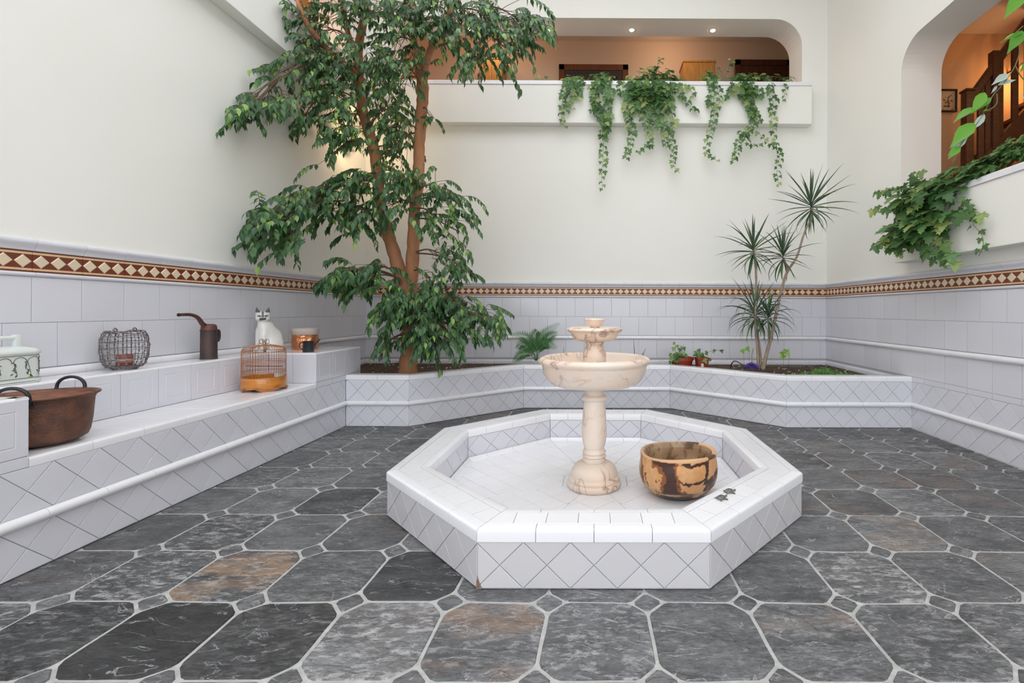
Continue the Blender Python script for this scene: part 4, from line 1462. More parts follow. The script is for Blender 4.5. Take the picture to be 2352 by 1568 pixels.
lathe_part('pedestal', [(0.0, 0.766), (0.080, 0.766), (0.079, 0.80)] + [(0.077, 0.865), (0.079, 0.90), (0.077, 0.922), (0.066, 0.945), (0.058, 0.962), (0.057, 0.972), (0.064, 0.985), (0.068, 0.992), (0.066, 0.998), (0.0, 0.998)])
lathe_part('upper_bowl', [(0.0, 0.996), (0.10, 0.997)] + arc(0.115, 1.0, 0.162, 1.050, 0.010, 4) + [(0.170, 1.058), (0.184, 1.066), (0.188, 1.073), (0.182, 1.082), (0.160, 1.090), (0.135, 1.088), (0.08, 1.070), (0.0, 1.066)], 96,
           warp=lambda a, z: 1 + (0.035 * abs(math.sin(a * 6)) * max(0, min(1, (z - 1.045) / 0.03)) - 0.012 * max(0, min(1, (z - 1.045) / 0.03))))
lathe_part('top_cup', [(0.0, 1.064), (0.036, 1.064), (0.034, 1.09), (0.040, 1.098), (0.054, 1.112), (0.058, 1.126), (0.066, 1.136), (0.068, 1.142), (0.062, 1.148), (0.050, 1.144), (0.040, 1.125), (0.0, 1.118)])
mb = MB(); mb.tube([(0, 0, 1.112), (0, 0, 1.140)], 0.006, 10); mb.build('nozzle', M['iron'], ft, world_m=T)

# ================================================================== SDF figures (cat, turtles)


def nets(fn, lo, hi, res):
    lo = np.array(lo); hi = np.array(hi)
    n = np.ceil((hi - lo) / res).astype(int) + 1
    ax = [lo[i] + res * np.arange(n[i]) for i in range(3)]
    X, Y, Z = np.meshgrid(*ax, indexing='ij')
    D = fn(X, Y, Z)
    ins = D < 0
    cells = {}
    verts = []
    c8 = [(i, j, k) for i in (0, 1) for j in (0, 1) for k in (0, 1)]
    cnt = sum(ins[i:n[0] - 1 + i, j:n[1] - 1 + j, k:n[2] - 1 + k].astype(int) for i, j, k in c8)
    act = np.argwhere((cnt > 0) & (cnt < 8))
    edges = [(a, b) for a in range(8) for b in range(a + 1, 8) if sum(abs(c8[a][t] - c8[b][t]) for t in range(3)) == 1]
    for (i, j, k) in act:
        vals = [D[i + a, j + b, k + c] for a, b, c in c8]
        s = np.zeros(3); m_ = 0
        for a, b in edges:
            if (vals[a] < 0) != (vals[b] < 0):
                t = vals[a] / (vals[a] - vals[b])
                s += np.array(c8[a]) * (1 - t) + np.array(c8[b]) * t; m_ += 1
        s /= m_
        cells[(i, j, k)] = len(verts)
        verts.append(tuple(lo + res * (np.array((i, j, k)) + s)))
    faces = []
    for axis in range(3):
        o = [0, 0, 0]; o[axis] = 1
        A = ins[:n[0] - o[0], :n[1] - o[1], :n[2] - o[2]]
        Bm = ins[o[0]:, o[1]:, o[2]:]
        for (i, j, k) in np.argwhere(A != Bm):
            p = [i, j, k]
            u, w_ = [(1, 2), (2, 0), (0, 1)][axis]
            q = []
            for du, dw in ((0, 0), (-1, 0), (-1, -1), (0, -1)):
                t = list(p); t[u] += du; t[w_] += dw
                q.append(cells.get(tuple(t)))
            if None in q:
                continue
            faces.append(tuple(q) if not A[i, j, k] else tuple(q[::-1]))
    return verts, faces


def ell(X, Y, Z, c, r, rot=None):
    x, y, z = X - c[0], Y - c[1], Z - c[2]
    if rot is not None:     # rotation about the x axis (side lean)
        cs, sn = math.cos(rot), math.sin(rot)
        y, z = y * cs + z * sn, -y * sn + z * cs
    k0 = np.sqrt((x / r[0]) ** 2 + (y / r[1]) ** 2 + (z / r[2]) ** 2)
    return (k0 - 1) * min(r)


def cap_(X, Y, Z, a, b, ra, rb):
    ax, ay, az = a; bx, by, bz = b
    vx, vy, vz = bx - ax, by - ay, bz - az
    t = np.clip(((X - ax) * vx + (Y - ay) * vy + (Z - az) * vz) / (vx * vx + vy * vy + vz * vz), 0, 1)
    return np.sqrt((X - ax - vx * t) ** 2 + (Y - ay - vy * t) ** 2 + (Z - az - vz * t) ** 2) - (ra + (rb - ra) * t)


def su(a, b, k):
    h = np.clip(0.5 + 0.5 * (b - a) / k, 0, 1)
    return b + (a - b) * h - k * h * (1 - h)


def painted(name, verts, faces, colf, m, parent, wm, smooth=True):
    me = mesh_from(name, verts, faces, m, smooth=smooth)
    ca = me.color_attributes.new('paint', 'FLOAT_COLOR', 'POINT')
    for i, v_ in enumerate(verts):
        ca.data[i].color = (*colf(Vector(v_)), 1)
    return link(name, me, parent, wm)


# cat statue: local frame faces -y, z up, 0.43 m tall
HC = Vector((0.0, -0.062, 0.330))
HS = 1.2


def cat_sdf(X, Y, Z):
    d = ell(X, Y, Z, (0, 0.035, 0.115), (0.078, 0.105, 0.115))
    d = su(d, ell(X, Y, Z, (0, -0.025, 0.20), (0.058, 0.062, 0.105), -0.25), 0.05)
    d = su(d, cap_(X, Y, Z, (0, -0.045, 0.24), (0, -0.055, 0.31), 0.046, 0.036), 0.03)
    for s in (-1, 1):
        d = su(d, ell(X, Y, Z, (s * 0.062, 0.035, 0.065), (0.036, 0.075, 0.068)), 0.02)
        d = su(d, cap_(X, Y, Z, (s * 0.030, -0.060, 0.20), (s * 0.026, -0.085, 0.016), 0.030, 0.017), 0.018)
        d = su(d, ell(X, Y, Z, (s * 0.028, -0.100, 0.014), (0.020, 0.030, 0.015)), 0.010)
        d = su(d, ell(X, Y, Z, (s * 0.066, -0.030, 0.014), (0.022, 0.040, 0.016)), 0.012)
    X = (X - HC.x) / HS + HC.x; Y = (Y - HC.y) / HS + HC.y; Z0_ = Z; Z = (Z - HC.z) / HS + HC.z
    h = ell(X, Y, Z, tuple(HC), (0.049, 0.047, 0.042))
    h = su(h, ell(X, Y, Z, (0, HC.y - 0.040, HC.z - 0.014), (0.021, 0.019, 0.016)), 0.016)
    for s in (-1, 1):
        h = su(h, ell(X, Y, Z, (s * 0.026, HC.y - 0.020, HC.z - 0.014), (0.020, 0.022, 0.018)), 0.012)
        h = su(h, cap_(X, Y, Z, (s * 0.031, HC.y + 0.002, HC.z + 0.026), (s * 0.041, HC.y + 0.004, HC.z + 0.070), 0.0175, 0.003), 0.008)
    X = (X - HC.x) * HS + HC.x; Y = (Y - HC.y) * HS + HC.y; Z = Z0_
    d = su(d, h * HS, 0.016)
    t = cap_(X, Y, Z, (0.03, 0.125, 0.022), (0.09, 0.07, 0.018), 0.020, 0.017)
    t = np.minimum(t, cap_(X, Y, Z, (0.09, 0.07, 0.018), (0.098, -0.02, 0.014), 0.017, 0.012))
    d = su(d, t, 0.015)
    return np.maximum(d, -Z)


cv, cf = nets(cat_sdf, (-0.13, -0.16, -0.006), (0.13, 0.17, 0.44), 0.0058)


def cat_col(p):
    w_ = Vector((0.82, 0.81, 0.78))
    q = (p - HC) / HS
    dk = Vector((0.035, 0.04, 0.045))
    gr = Vector((0.30, 0.30, 0.31))
    if q.z > 0.030 and abs(q.x) > 0.018:
        return dk.lerp(gr, 0.25 if q.y < -0.0 else 0.0)
    if q.z > -0.045 and q.y < 0:
        for s in (-1, 1):
            e = Vector((q.x - s * 0.0215, 0, q.z - 0.004))
            e2 = math.hypot(e.x / 0.0115, e.z / 0.0065)
            if e2 < 0.55: return (0.02, 0.02, 0.02)
            if e2 < 0.85: return (0.25, 0.38, 0.36)
            if e2 < 1.15: return (0.03, 0.03, 0.03)
        if abs(q.x) < 0.006 and q.z > -0.012 and q.y < -0.02 and q.z < 0.04: return gr * 0.55
        if abs(q.x) < 0.020 and -0.036 < q.z < -0.010 and q.y < -0.042: return dk * 1.6
    return w_


CATW = Matrix.Translation((-3.13, 4.40, BZ)) @ Matrix.Rotation(math.radians(-16), 4, 'Z')
# the head turns towards the camera: rotate the head about the neck
cv2 = []
for v_ in cv:
    p = Vector(v_)
    t = max(0, min(1, (p.z - 0.27) / 0.035))
    t = t * t * (3 - 2 * t)
    c = Vector((0, HC.y + 0.01, 0))
    q = p - c
    q.rotate(Matrix.Rotation(math.radians(52) * t, 3, 'Z'))
    cv2.append(tuple(q + c))
cols = [cat_col(Vector(v_)) for v_ in cv]
me = mesh_from('cat_statue', cv2, cf, M['paint'], smooth=True)
ca = me.color_attributes.new('paint', 'FLOAT_COLOR', 'POINT')
for i, c in enumerate(cols):
    ca.data[i].color = (*c, 1)
CATM = CATW @ Matrix.Diagonal((0.98, 0.98, 1.02, 1))
cat = link('cat_statue', me, None, CATM)
tag(cat, 'white ceramic cat statue with dark ears sitting on the shelf behind the birdcage', 'statue')

# bronze turtles on the rim


def turtle_sdf(X, Y, Z):
    d = ell(X, Y, Z, (0, 0, 0.010), (0.021, 0.026, 0.013))
    d = d + 0.0012 * np.sin(X * 420) * np.sin(Y * 420) * (Z > 0.010)
    d = su(d, cap_(X, Y, Z, (0, 0.022, 0.010), (0, 0.038, 0.013), 0.006, 0.0068), 0.004)
    for s in (-1, 1):
        d = su(d, cap_(X, Y, Z, (s * 0.015, 0.014, 0.006), (s * 0.029, 0.022, 0.004), 0.0052, 0.0042), 0.004)
        d = su(d, cap_(X, Y, Z, (s * 0.014, -0.016, 0.006), (s * 0.026, -0.026, 0.004), 0.0050, 0.0040), 0.004)
    d = su(d, cap_(X, Y, Z, (0, -0.024, 0.007), (0, -0.034, 0.005), 0.004, 0.002), 0.003)
    return np.maximum(d, -Z)


tv, tf = nets(turtle_sdf, (-0.038, -0.042, -0.002), (0.038, 0.05, 0.028), 0.0021)
tme = mesh_from('bronze_turtle', tv, tf, M['turtle'], smooth=True)
for px, py, rz, lb in ((1657, 1146, -62, 'small grey metal turtle on the basin rim, the one nearer the front'), (1675, 1131, -80, 'small grey metal turtle on the basin rim, the one farther back')):
    p = at(px, py, z=Z1)
    o = link('metal_turtle', tme, None, Matrix.Translation((p.x, p.y, Z1)) @ Matrix.Rotation(math.radians(rz), 4, 'Z') @ Matrix.Diagonal((0.82, 0.82, 0.9, 1)))
    tag(o, lb, 'figurine', 'metal turtles on the basin rim')

# ================================================================== WOODEN BOWL
bx, by = 0.53, 3.005
wb = thing('wooden_bowl', 'large deep wooden bowl with dark brown and honey patches, in the basin beside the fountain', 'bowl', (bx, by, ZF))
prof = [(0.0, ZF), (0.12, ZF), (0.165, 0.035), (0.20, 0.06), (0.232, 0.10), (0.247, 0.145), (0.250, 0.18), (0.246, 0.22), (0.240, 0.26), (0.242, 0.285), (0.240, 0.293), (0.225, 0.296), (0.213, 0.290), (0.206, 0.26), (0.205, 0.20), (0.198, 0.13), (0.17, 0.09), (0.10, 0.075), (0.0, 0.072)]


def dense(prof, step=0.008):
    out = [prof[0]]
    for a, b in zip(prof[:-1], prof[1:]):
        n = max(1, int(math.hypot(b[0] - a[0], b[1] - a[1]) / step))
        for k in range(1, n + 1):
            out.append((a[0] + (b[0] - a[0]) * k / n, a[1] + (b[1] - a[1]) * k / n))
    return out


mb = MB()
mb.lathe(dense(prof, 0.0034), 300, warp=lambda a, z: 1 + 0.022 * math.sin(2 * a + 0.8) + 0.010 * math.sin(3 * a + 2))
vv = []
for p in mb.v:
    a = math.atan2(p.y, p.x)
    vv.append(Vector((p.x, p.y, p.z + (0.008 * math.sin(a + 2.2) + 0.004 * math.sin(3 * a)) * max(0, (p.z - 0.1) / 0.19))))


def burl(p):
    a = math.degrees(math.atan2(p.y, p.x))      # -90 = towards the camera
    r = math.hypot(p.x, p.y)
    n1 = noise.noise(Vector((p.x * 9, p.y * 9, p.z * 7)))
    n2 = noise.noise(Vector((p.x * 30, p.y * 30, p.z * 22 + 5)))
    honey = Vector((0.62, 0.30, 0.105)); tan = Vector((0.66, 0.37, 0.17)); dark = Vector((0.055, 0.018, 0.010)); red = Vector((0.26, 0.085, 0.025))
    insidev = (r < 0.222 and p.z > 0.07 and p.z < 0.291) or (r < 0.19 and p.z > 0.068)
    if insidev:
        c = Vector((0.30, 0.17, 0.085)).lerp(Vector((0.46, 0.31, 0.19)), max(0, min(1, 0.5 + n1 * 1.3)))
        return c * (0.65 if n2 > 0.22 else 1.0) * (0.55 if (n1 < -0.25) else 1)
    if p.z > 0.284:
        c = tan.lerp(Vector((0.72, 0.44, 0.24)), 0.5 + 0.5 * n1)
        if -48 < a < -25 or 40 < a < 65: c = dark * 2
        return c
    n3 = noise.noise(Vector((p.x * 75, p.y * 75, p.z * 60 + 9)))
    u = a + 14 * n1 + 6 * n2 + 2.5 * n3
    z = p.z + 0.018 * n2 + 0.006 * n3 + 0.02 * n1
    c = honey.lerp(tan, max(0, min(1, 0.5 + n1)))
    # wide dark vertical band, leaning right towards the bottom
    cen = -122 + (0.29 - p.z) * 90
    wdt = 9 + (0.12 - min(p.z, 0.12)) * 160
    d = abs(u - cen)
    if d < wdt: c = dark
    elif d < wdt + 5: c = red
    if -100 < u < -55 and 0.262 < z < 0.286: c = dark               # dark strip under the rim
    if -58 < u < -49 and 0.15 < z < 0.29: c = dark
    if -98 < u < -50 and abs(z - (0.176 + 0.022 * math.sin((u + 60) * 0.09))) < 0.008: c = dark
    if -52 < u < -22 and z < 0.17 + (u + 52) * 0.0015 : c = red if n2 > 0 else dark
    if -98 < u < -50 and z < 0.052: c = dark
    if -168 < u < -158 and 0.11 < z < 0.23: c = red * 0.6
    if -149 < u < -143 and 0.11 < z < 0.20: c = dark * 1.8
    if -140 < u < -125 and z < 0.12 and u > -140 + (z - 0.03) * 130: c = red
    if u > 172 and z > 0.1: c = red
    if z < 0.04 and n1 > -0.05: c = dark * 1.5
    if 30 < u < 80 or -178 < u < -168: c = c * 0.4
    return c * (1 + 0.14 * n2 + 0.10 * n3)


painted('bowl_body', vv, mb.f, burl, M['burl'], wb, Matrix.Translation((bx, by, 0)))

# ================================================================== COPPER PAN
px_, py_ = -2.800, 2.328
pan = thing('copper_pan', 'big round brown copper cauldron with two iron loop handles on the tiled bench', 'pan', (px_, py_, SZ))
TP = Matrix.Translation((px_, py_, SZ)) @ Matrix.Diagonal((0.93, 0.93, 0.925, 1)) @ Matrix.Translation((0, 0, -SZ))
lathe_part('pan_body', [(0.0, SZ + 0.001), (0.10, SZ + 0.001), (0.150, SZ + 0.010), (0.180, SZ + 0.030), (0.190, SZ + 0.058), (0.198, SZ + 0.12), (0.206, 0.755), (0.212, 0.772), (0.222, 0.779), (0.228, 0.783), (0.230, 0.787), (0.228, 0.792), (0.221, 0.790), (0.209, 0.783), (0.203, 0.775), (0.195, SZ + 0.12), (0.187, SZ + 0.060), (0.17, SZ + 0.03), (0.10, SZ + 0.012), (0.0, SZ + 0.010)], 72,
           m='copper_old', parent=pan, T=TP, ang=60)
lathe_part('pan_lining', [(0.2015, 0.777), (0.1935, SZ + 0.12), (0.1855, SZ + 0.062), (0.168, SZ + 0.032), (0.10, SZ + 0.014), (0.0, SZ + 0.012)], 72, m='copper_in', parent=pan, T=TP, ang=60)
for nm, deg in (('near', -64), ('far', 108)):
    a = math.radians(deg)
    rd = Vector((math.cos(a), math.sin(a), 0)); tg = Vector((-rd.y, rd.x, 0))
    R_ = 0.216
    pts = [rd * (R_ - 0.002) + tg * -0.062 + Vector((0, 0, 0.758)), rd * R_ + tg * -0.064 + Vector((0, 0, 0.785))]
    for k in range(0, 13):
        t = PI * k / 12
        pts.append(rd * (R_ + 0.004) + tg * (-0.063 * math.cos(t)) + Vector((0, 0, 0.800 + 0.056 * math.sin(t))))
    pts += [rd * R_ + tg * 0.064 + Vector((0, 0, 0.785)), rd * (R_ - 0.002) + tg * 0.062 + Vector((0, 0, 0.758))]
    mb = MB(); mb.tube(pts, 0.0085, 8)
    for s in (-1, 1):
        c = rd * (R_ - 0.006) + tg * (0.062 * s) + Vector((0, 0, 0.755))
        mb.lathe([(0, -0.008), (0.012, -0.006), (0.013, 0), (0.010, 0.006), (0, 0.008)], 8, mtx=Matrix.Translation(c))
    mb.build('handle', M['iron'], pan, smooth=True, world_m=TP)

# ================================================================== BIRDCAGE
gx, gy = -2.815, 3.915
cage = thing('birdcage', 'orange-brown lacquered bamboo birdcage with wooden tray on the tiled bench', 'birdcage', (gx, gy, SZ))
TC = Matrix.Translation((gx, gy, SZ))
GR = 0.155
mb = MB()
for k in range(4):
    a = PI / 4 + k * PI / 2
    m4 = Matrix.Rotation(a, 4, 'Z')
    mb.add([(GR - 0.03, -0.05, 0.0), (GR + 0.002, -0.035, 0.0), (GR + 0.002, 0.035, 0.0), (GR - 0.03, 0.05, 0.0), (GR - 0.03, -0.09, 0.03), (GR + 0.002, -0.09, 0.03), (GR + 0.002, 0.09, 0.03), (GR - 0.03, 0.09, 0.03)],
           [(0, 3, 2, 1), (4, 5, 6, 7), (0, 1, 5, 4), (1, 2, 6, 5), (2, 3, 7, 6), (3, 0, 4, 7)], 0, m4)
mb.build('foot', M['bamboo'], cage, world_m=TC)
lathe_part('tray', [(0.0, 0.022), (GR + 0.003, 0.022), (GR + 0.006, 0.028), (GR + 0.006, 0.105), (GR + 0.001, 0.112), (GR - 0.008, 0.112), (GR - 0.010, 0.035), (0.0, 0.034)], 48, m='bamboo_w', parent=cage, T=TC)


def ring_pts(r, z, n=40):
    return [(r * math.cos(2 * PI * i / n), r * math.sin(2 * PI * i / n), z) for i in range(n + 1)]


for z, rr_ in ((0.112, 0.004), (0.150, 0.0022), (0.16, 0.0022), (0.232, 0.0022), (0.246, 0.0022), (0.325, 0.0028)):
    mb = MB(); mb.tube(ring_pts(GR, z), rr_, 6, cap=False); mb.build('hoop', M['bamboo'], cage, world_m=TC)
mb = MB(); mb.tube(ring_pts(0.075, 0.374, 28), 0.0030, 6, cap=False); mb.build('hoop', M['bamboo'], cage, world_m=TC)
NB = 48
barv = MB()
bp_ = [(GR, 0, 0.10), (GR, 0, 0.31)] + [(GR - 0.035 + 0.035 * math.cos(t), 0, 0.325 + 0.038 * math.sin(t)) for t in (0.35, 0.7, 1.05, 1.4)] + [(0.075, 0, 0.375), (0.03, 0, 0.378), (0.005, 0, 0.379)]
barv.tube(bp_, 0.0017, 5)
bme = mesh_from('bar', barv.v, barv.f, M['bamboo'])
for k in range(NB):
    link('bar', bme, cage, TC @ Matrix.Rotation(2 * PI * k / NB, 4, 'Z'))
mb = MB()
for s in (-1, 1):
    mb.tube([(s * 0.004, 0, 0.372), (s * 0.012, 0, 0.395), (s * 0.016, 0, 0.425)], 0.004, 6)
mb.build('hook_post', M['bamboo'], cage, world_m=TC)
mb = MB()
for s in (-1, 1):
    mb.tube([(s * (0.022 + 0.020 * math.cos(t)), 0.0, 0.408 + 0.020 * math.sin(t)) for t in [PI * 2 * i / 14 for i in range(15)]], 0.0022, 5, cap=False)
    mb.tube([(s * 0.005, 0, 0.385), (s * 0.035, 0, 0.392), (s * 0.055, 0, 0.385), (s * 0.050, 0, 0.370)], 0.0022, 5)
mb.build('wire_hook', M['wire'], cage, world_m=TC)
mb = MB(); mb.tube([(-GR, 0, 0.20), (GR, 0, 0.20)], 0.005, 6); mb.build('perch', M['bamboo'], cage, world_m=TC)
mb = MB(); mb.box((GR - 0.045, -0.035, 0.112), (GR - 0.012, 0.035, 0.15), 0, 0.003); mb.build('feed_cup', M['ceramic'], cage, world_m=TC)

# ================================================================== OIL CAN
ox, oy = -3.14, 3.745
oc = thing('oil_can', 'rusty dark brown tin oil can with a long curved spout on the tiled shelf', 'can', (ox, oy, BZ))
TO = Matrix.Translation((ox, oy, BZ))
lathe_part('can_body', [(0.0, 0.0), (0.058, 0.0), (0.060, 0.004), (0.056, 0.010), (0.055, 0.225), (0.058, 0.228), (0.058, 0.234), (0.055, 0.237), (0.0, 0.237)], 32, m='rust', parent=oc, T=TO)
lathe_part('shoulder', [(0.055, 0.237), (0.053, 0.240), (0.052, 0.262), (0.046, 0.276), (0.030, 0.282), (0.0, 0.283)], 32, m='rust_red', parent=oc, T=TO, ang=60)
mb = MB()
pts = smooth_path([(0, -0.025, 0.262), (0.0, -0.062, 0.285), (0.0, -0.105, 0.335), (0.0, -0.165, 0.358), (0.0, -0.235, 0.360), (0, -0.268, 0.358)], 6)
mb.tube(pts, lerp_list([0.020, 0.0175, 0.0145, 0.0125, 0.0115, 0.0115], len(pts)), 12)
mb.build('spout', M['rust_red'], oc, smooth=True, world_m=TO, autosmooth=50)
mb = MB(); mb.lathe([(0.0, -0.002), (0.0132, -0.002), (0.0132, 0.003), (0.0, 0.003)], 14, mtx=Matrix.Translation((0, -0.270, 0.358)) @ Matrix.Rotation(PI / 2, 4, 'X')); mb.build('spout_tip', M['iron'], oc, world_m=TO)
mb = MB()
hp = smooth_path([(0, 0.054, 0.222), (0, 0.092, 0.226), (0, 0.102, 0.200), (0, 0.100, 0.165), (0, 0.086, 0.140), (0, 0.054, 0.150)], 5)
mb.tube(hp, 0.011, 8)
mb.build('handle', M['rust'], oc, smooth=True, world_m=TO @ Matrix.Diagonal((1, 1, 1, 1)))

# ================================================================== WIRE BASKET
wx, wy = -3.145, 3.085
bk = thing('wire_basket', 'round bulging basket of knotted grey wire holding a red candle jar, on the tiled shelf', 'basket', (wx, wy, BZ))
TB = Matrix.Translation((wx, wy, BZ))


def bprof(t):      # t 0..1 bottom to top: radius, height
    z = 0.02 + 0.235 * (1 - math.cos(PI * t)) / 2
    r = 0.058 + 0.060 * math.sin(PI * min(1, 0.10 + 0.76 * t)) ** 0.9
    return r, z


NW = 18
for k in range(NW):
    a = 2 * PI * k / NW
    mb = MB()
    pts = []
    for i in range(17):
        r, z = bprof(i / 16)
        dip = -0.018 * max(0, math.cos(a * 2 + 0.5)) * (i / 16) ** 4
        rr_ = r * (1 + 0.02 * math.sin(i * 2.1 + k))
        pts.append((rr_ * math.cos(a), rr_ * math.sin(a), z + dip))
    pts.insert(0, (0.058 * math.cos(a), 0.058 * math.sin(a), 0.004))
    mb.tube(pts, 0.0027, 4)
    # knots where the wires cross
    for i in range(2, 17, 2):
        p = Vector(pts[i]) * 1.0
        mb.add([p + Vector(d) * 0.0085 for d in ((1, 0, 0), (-1, 0, 0), (0, 1, 0), (0, -1, 0), (0, 0, 1), (0, 0, -1))], [(0, 2, 4), (2, 1, 4), (1, 3, 4), (3, 0, 4), (2, 0, 5), (1, 2, 5), (3, 1, 5), (0, 3, 5)])
    mb.build('upright_wire', M['wire'], bk, world_m=TB)
for i in range(0, 17, 2):
    r, z = bprof(i / 16)
    mb = MB(); mb.tube([(r * 1.01 * math.cos(2 * PI * q / 36), r * 1.01 * math.sin(2 * PI * q / 36), z + (-0.018 * max(0, math.cos(4 * PI * q / 36 + 0.5)) * (i / 16) ** 4)) for q in range(37)], 0.0021 if i < 16 else 0.004, 4, cap=False)
    mb.build('hoop_wire', M['wire'], bk, world_m=TB)
mb = MB(); mb.lathe([(0.055, 0.0), (0.062, 0.0), (0.062, 0.024), (0.055, 0.024), (0.055, 0.0)], 24, closed=True); mb.lathe([(0, 0.001), (0.056, 0.001), (0.056, 0.004), (0, 0.004)], 24)
mb.build('base_ring', M['wire'], bk, world_m=TB)
for s in (-1, 1):
    mb = MB()
    c = Vector((0.012 * s, s * 0.052, 0.262))
    mb.tube([c + Vector((0, 0.013 * math.cos(t), 0.013 * math.sin(t))) for t in [2 * PI * i / 12 for i in range(13)]], 0.003, 5, cap=False)
    mb.tube([c + Vector((0.006, 0.010 * math.cos(t), 0.010 * math.sin(t))) for t in [2 * PI * i / 12 for i in range(13)]], 0.0022, 5, cap=False)
    mb.build('loop', M['wire'], bk, world_m=TB)
mb = MB(); mb.lathe([(0.0, 0.02), (0.040, 0.02), (0.042, 0.024), (0.042, 0.056), (0.0425, 0.057), (0.042, 0.07), (0.042, 0.098), (0.036, 0.100), (0.0, 0.098)], 28)
cj = mb.build('candle_jar', M['candle'], None, world_m=TB, smooth=True, autosmooth=50)
tag(cj, 'red-brown candle jar with a beige band inside the wire basket', 'candle')
mb = MB(); mb.lathe([(0.0425, 0.054), (0.0432, 0.055), (0.0432, 0.068), (0.0425, 0.069)], 28, closed=True); mb.build('band', M['candle_l'], cj, world_m=TB, smooth=True)

# ================================================================== CERAMIC BOX
cx_, cy_ = -3.135, 2.385
cb = thing('ceramic_box', 'pale lidded ceramic box painted with leaf garlands, at the left edge', 'box', (cx_, cy_, BZ))
TCb = Matrix.Translation((cx_, cy_, BZ))


def rrect(hx, hy, r, n=6):
    out = []
    for sx, sy, a0 in ((1, 1, 0), (-1, 1, 90), (-1, -1, 180), (1, -1, 270)):
        for i in range(n + 1):
            a = math.radians(a0 + 90 * i / n)
            out.append((sx * (hx - r) + r * math.cos(a), sy * (hy - r) + r * math.sin(a)))
    return out


def loft(mb, rings):
    n = len(rings[0][0])
    v = []
    for poly, z in rings:
        v += [(a, b, z) for a, b in poly]
    f = [tuple(range(n))[::-1]]
    for k in range(len(rings) - 1):
        for i in range(n):
            j = (i + 1) % n
            f.append((k * n + i, k * n + j, (k + 1) * n + j, (k + 1) * n + i))
    f.append(tuple(range((len(rings) - 1) * n, len(rings) * n)))
    mb.add(v, f)


mb = MB(); loft(mb, [(rrect(0.083, 0.172, 0.04), 0.0), (rrect(0.088, 0.178, 0.042), 0.006), (rrect(0.088, 0.178, 0.042), 0.016), (rrect(0.083, 0.172, 0.04), 0.020), (rrect(0.083, 0.172, 0.04), 0.158)])
mb.build('box_body', M['ceramic'], cb, smooth=True, world_m=TCb, autosmooth=40)
mb = MB(); loft(mb, [(rrect(0.086, 0.176, 0.042), 0.158), (rrect(0.088, 0.178, 0.042), 0.164), (rrect(0.086, 0.176, 0.042), 0.176), (rrect(0.074, 0.165, 0.036), 0.186), (rrect(0.05, 0.13, 0.03), 0.196), (rrect(0.03, 0.10, 0.02), 0.200)])
lid = mb.build('lid', M['ceramic'], cb, smooth=True, world_m=TCb, autosmooth=50)
mb = MB()
for s in (-1, 1):
    mb.box((-0.014, s * 0.118 - 0.016, 0.186), (0.014, s * 0.118 + 0.016, 0.262), 0, 0.008)
mb.tube([(0, -0.118, 0.243), (0, 0.118, 0.243)], 0.013, 12)
mb.build('lid_handle', M['ceramic'], lid, smooth=True, world_m=TCb, autosmooth=50)
# painted garlands, lines and flowers, slightly raised glaze on the front and far end
G = MB(); DK = MB(); Yl = MB()


def front(u, z):
    """u: metres along the front face measured from the far corner towards the camera, wraps on to the far end"""
    hx, hy, r = 0.0838, 0.1728, 0.04
    s = u
    if s >= 0.04:
        return Vector((hx, hy - s, z))
    if s > -0.03:
        a = (0.04 - s) / 0.07 * PI / 2
        return Vector((hx - r + r * math.cos(a), hy - r + r * math.sin(a), z))
    return Vector((hx - r + (s + 0.03), hy, z))


for zz in (0.150, 0.030):
    DK.tube([front(u / 100, zz) for u in range(-10, 33)], 0.0013, 4)
for zz in (0.011,):
    DK.tube([front(u / 100, zz) + Vector((0.004, 0, 0)) for u in range(4, 33)], 0.0012, 4)


def leafp(mb, u, z, a, s):
    p = [(-s, 0), (0, -s * 0.4), (s, 0), (0, s * 0.4)]
    q = []
    for x, y in p:
        q.append(front(u + x * math.cos(a) - y * math.sin(a), z + x * math.sin(a) + y * math.cos(a)))
    n = (q[1] - q[0]).cross(q[2] - q[0]).normalized()
    if n.x < 0: n = -n
    v = [p_ + n * 0.0012 for p_ in q] + [p_ - n * 0.001 for p_ in q]
    mb.add(v, [(0, 1, 2, 3), (7, 6, 5, 4), (0, 4, 5, 1), (1, 5, 6, 2), (2, 6, 7, 3), (3, 7, 4, 0)])


rg = random.Random(8)
for cu in (-0.01, 0.045, 0.105, 0.17, 0.235, 0.30):
    DK.tube([front(cu + 0.028 * math.cos(t), 0.118 + 0.024 * math.sin(t)) for t in [PI * i / 10 for i in range(11)]], 0.0016, 4)
    DK.tube([front(cu + 0.028 - 0.002 * i, 0.118 - 0.009 * i) for i in range(8)], 0.0013, 4)
    for k in range(8):
        leafp(G if k % 3 else DK, cu + 0.026 + rg.uniform(-0.011, 0.011), 0.045 + k * 0.010, rg.uniform(0, 3), rg.uniform(0.006, 0.010))
for cu, cz in ((0.262, 0.115),):
    for k in range(26):
        leafp(Yl if k % 2 else G, cu + rg.uniform(-0.03, 0.03), cz + rg.uniform(-0.03, 0.03), rg.uniform(0, 3), 0.011)
    for k in range(10):
        leafp(DK, cu - 0.015 + rg.uniform(-0.012, 0.012), cz - 0.055 + rg.uniform(-0.025, 0.02), rg.uniform(1, 2), 0.011)
for k in range(6):
    leafp(Yl, 0.060 + rg.uniform(-0.008, 0.008), 0.040 + rg.uniform(-0.006, 0.006), rg.uniform(0, 3), 0.007)
G.build('painted_leaves', M['leafpaint'], cb, world_m=TCb); DK.build('painted_lines', M['darkpaint'], cb, world_m=TCb); Yl.build('painted_flowers', M['yellowpaint'], cb, world_m=TCb)

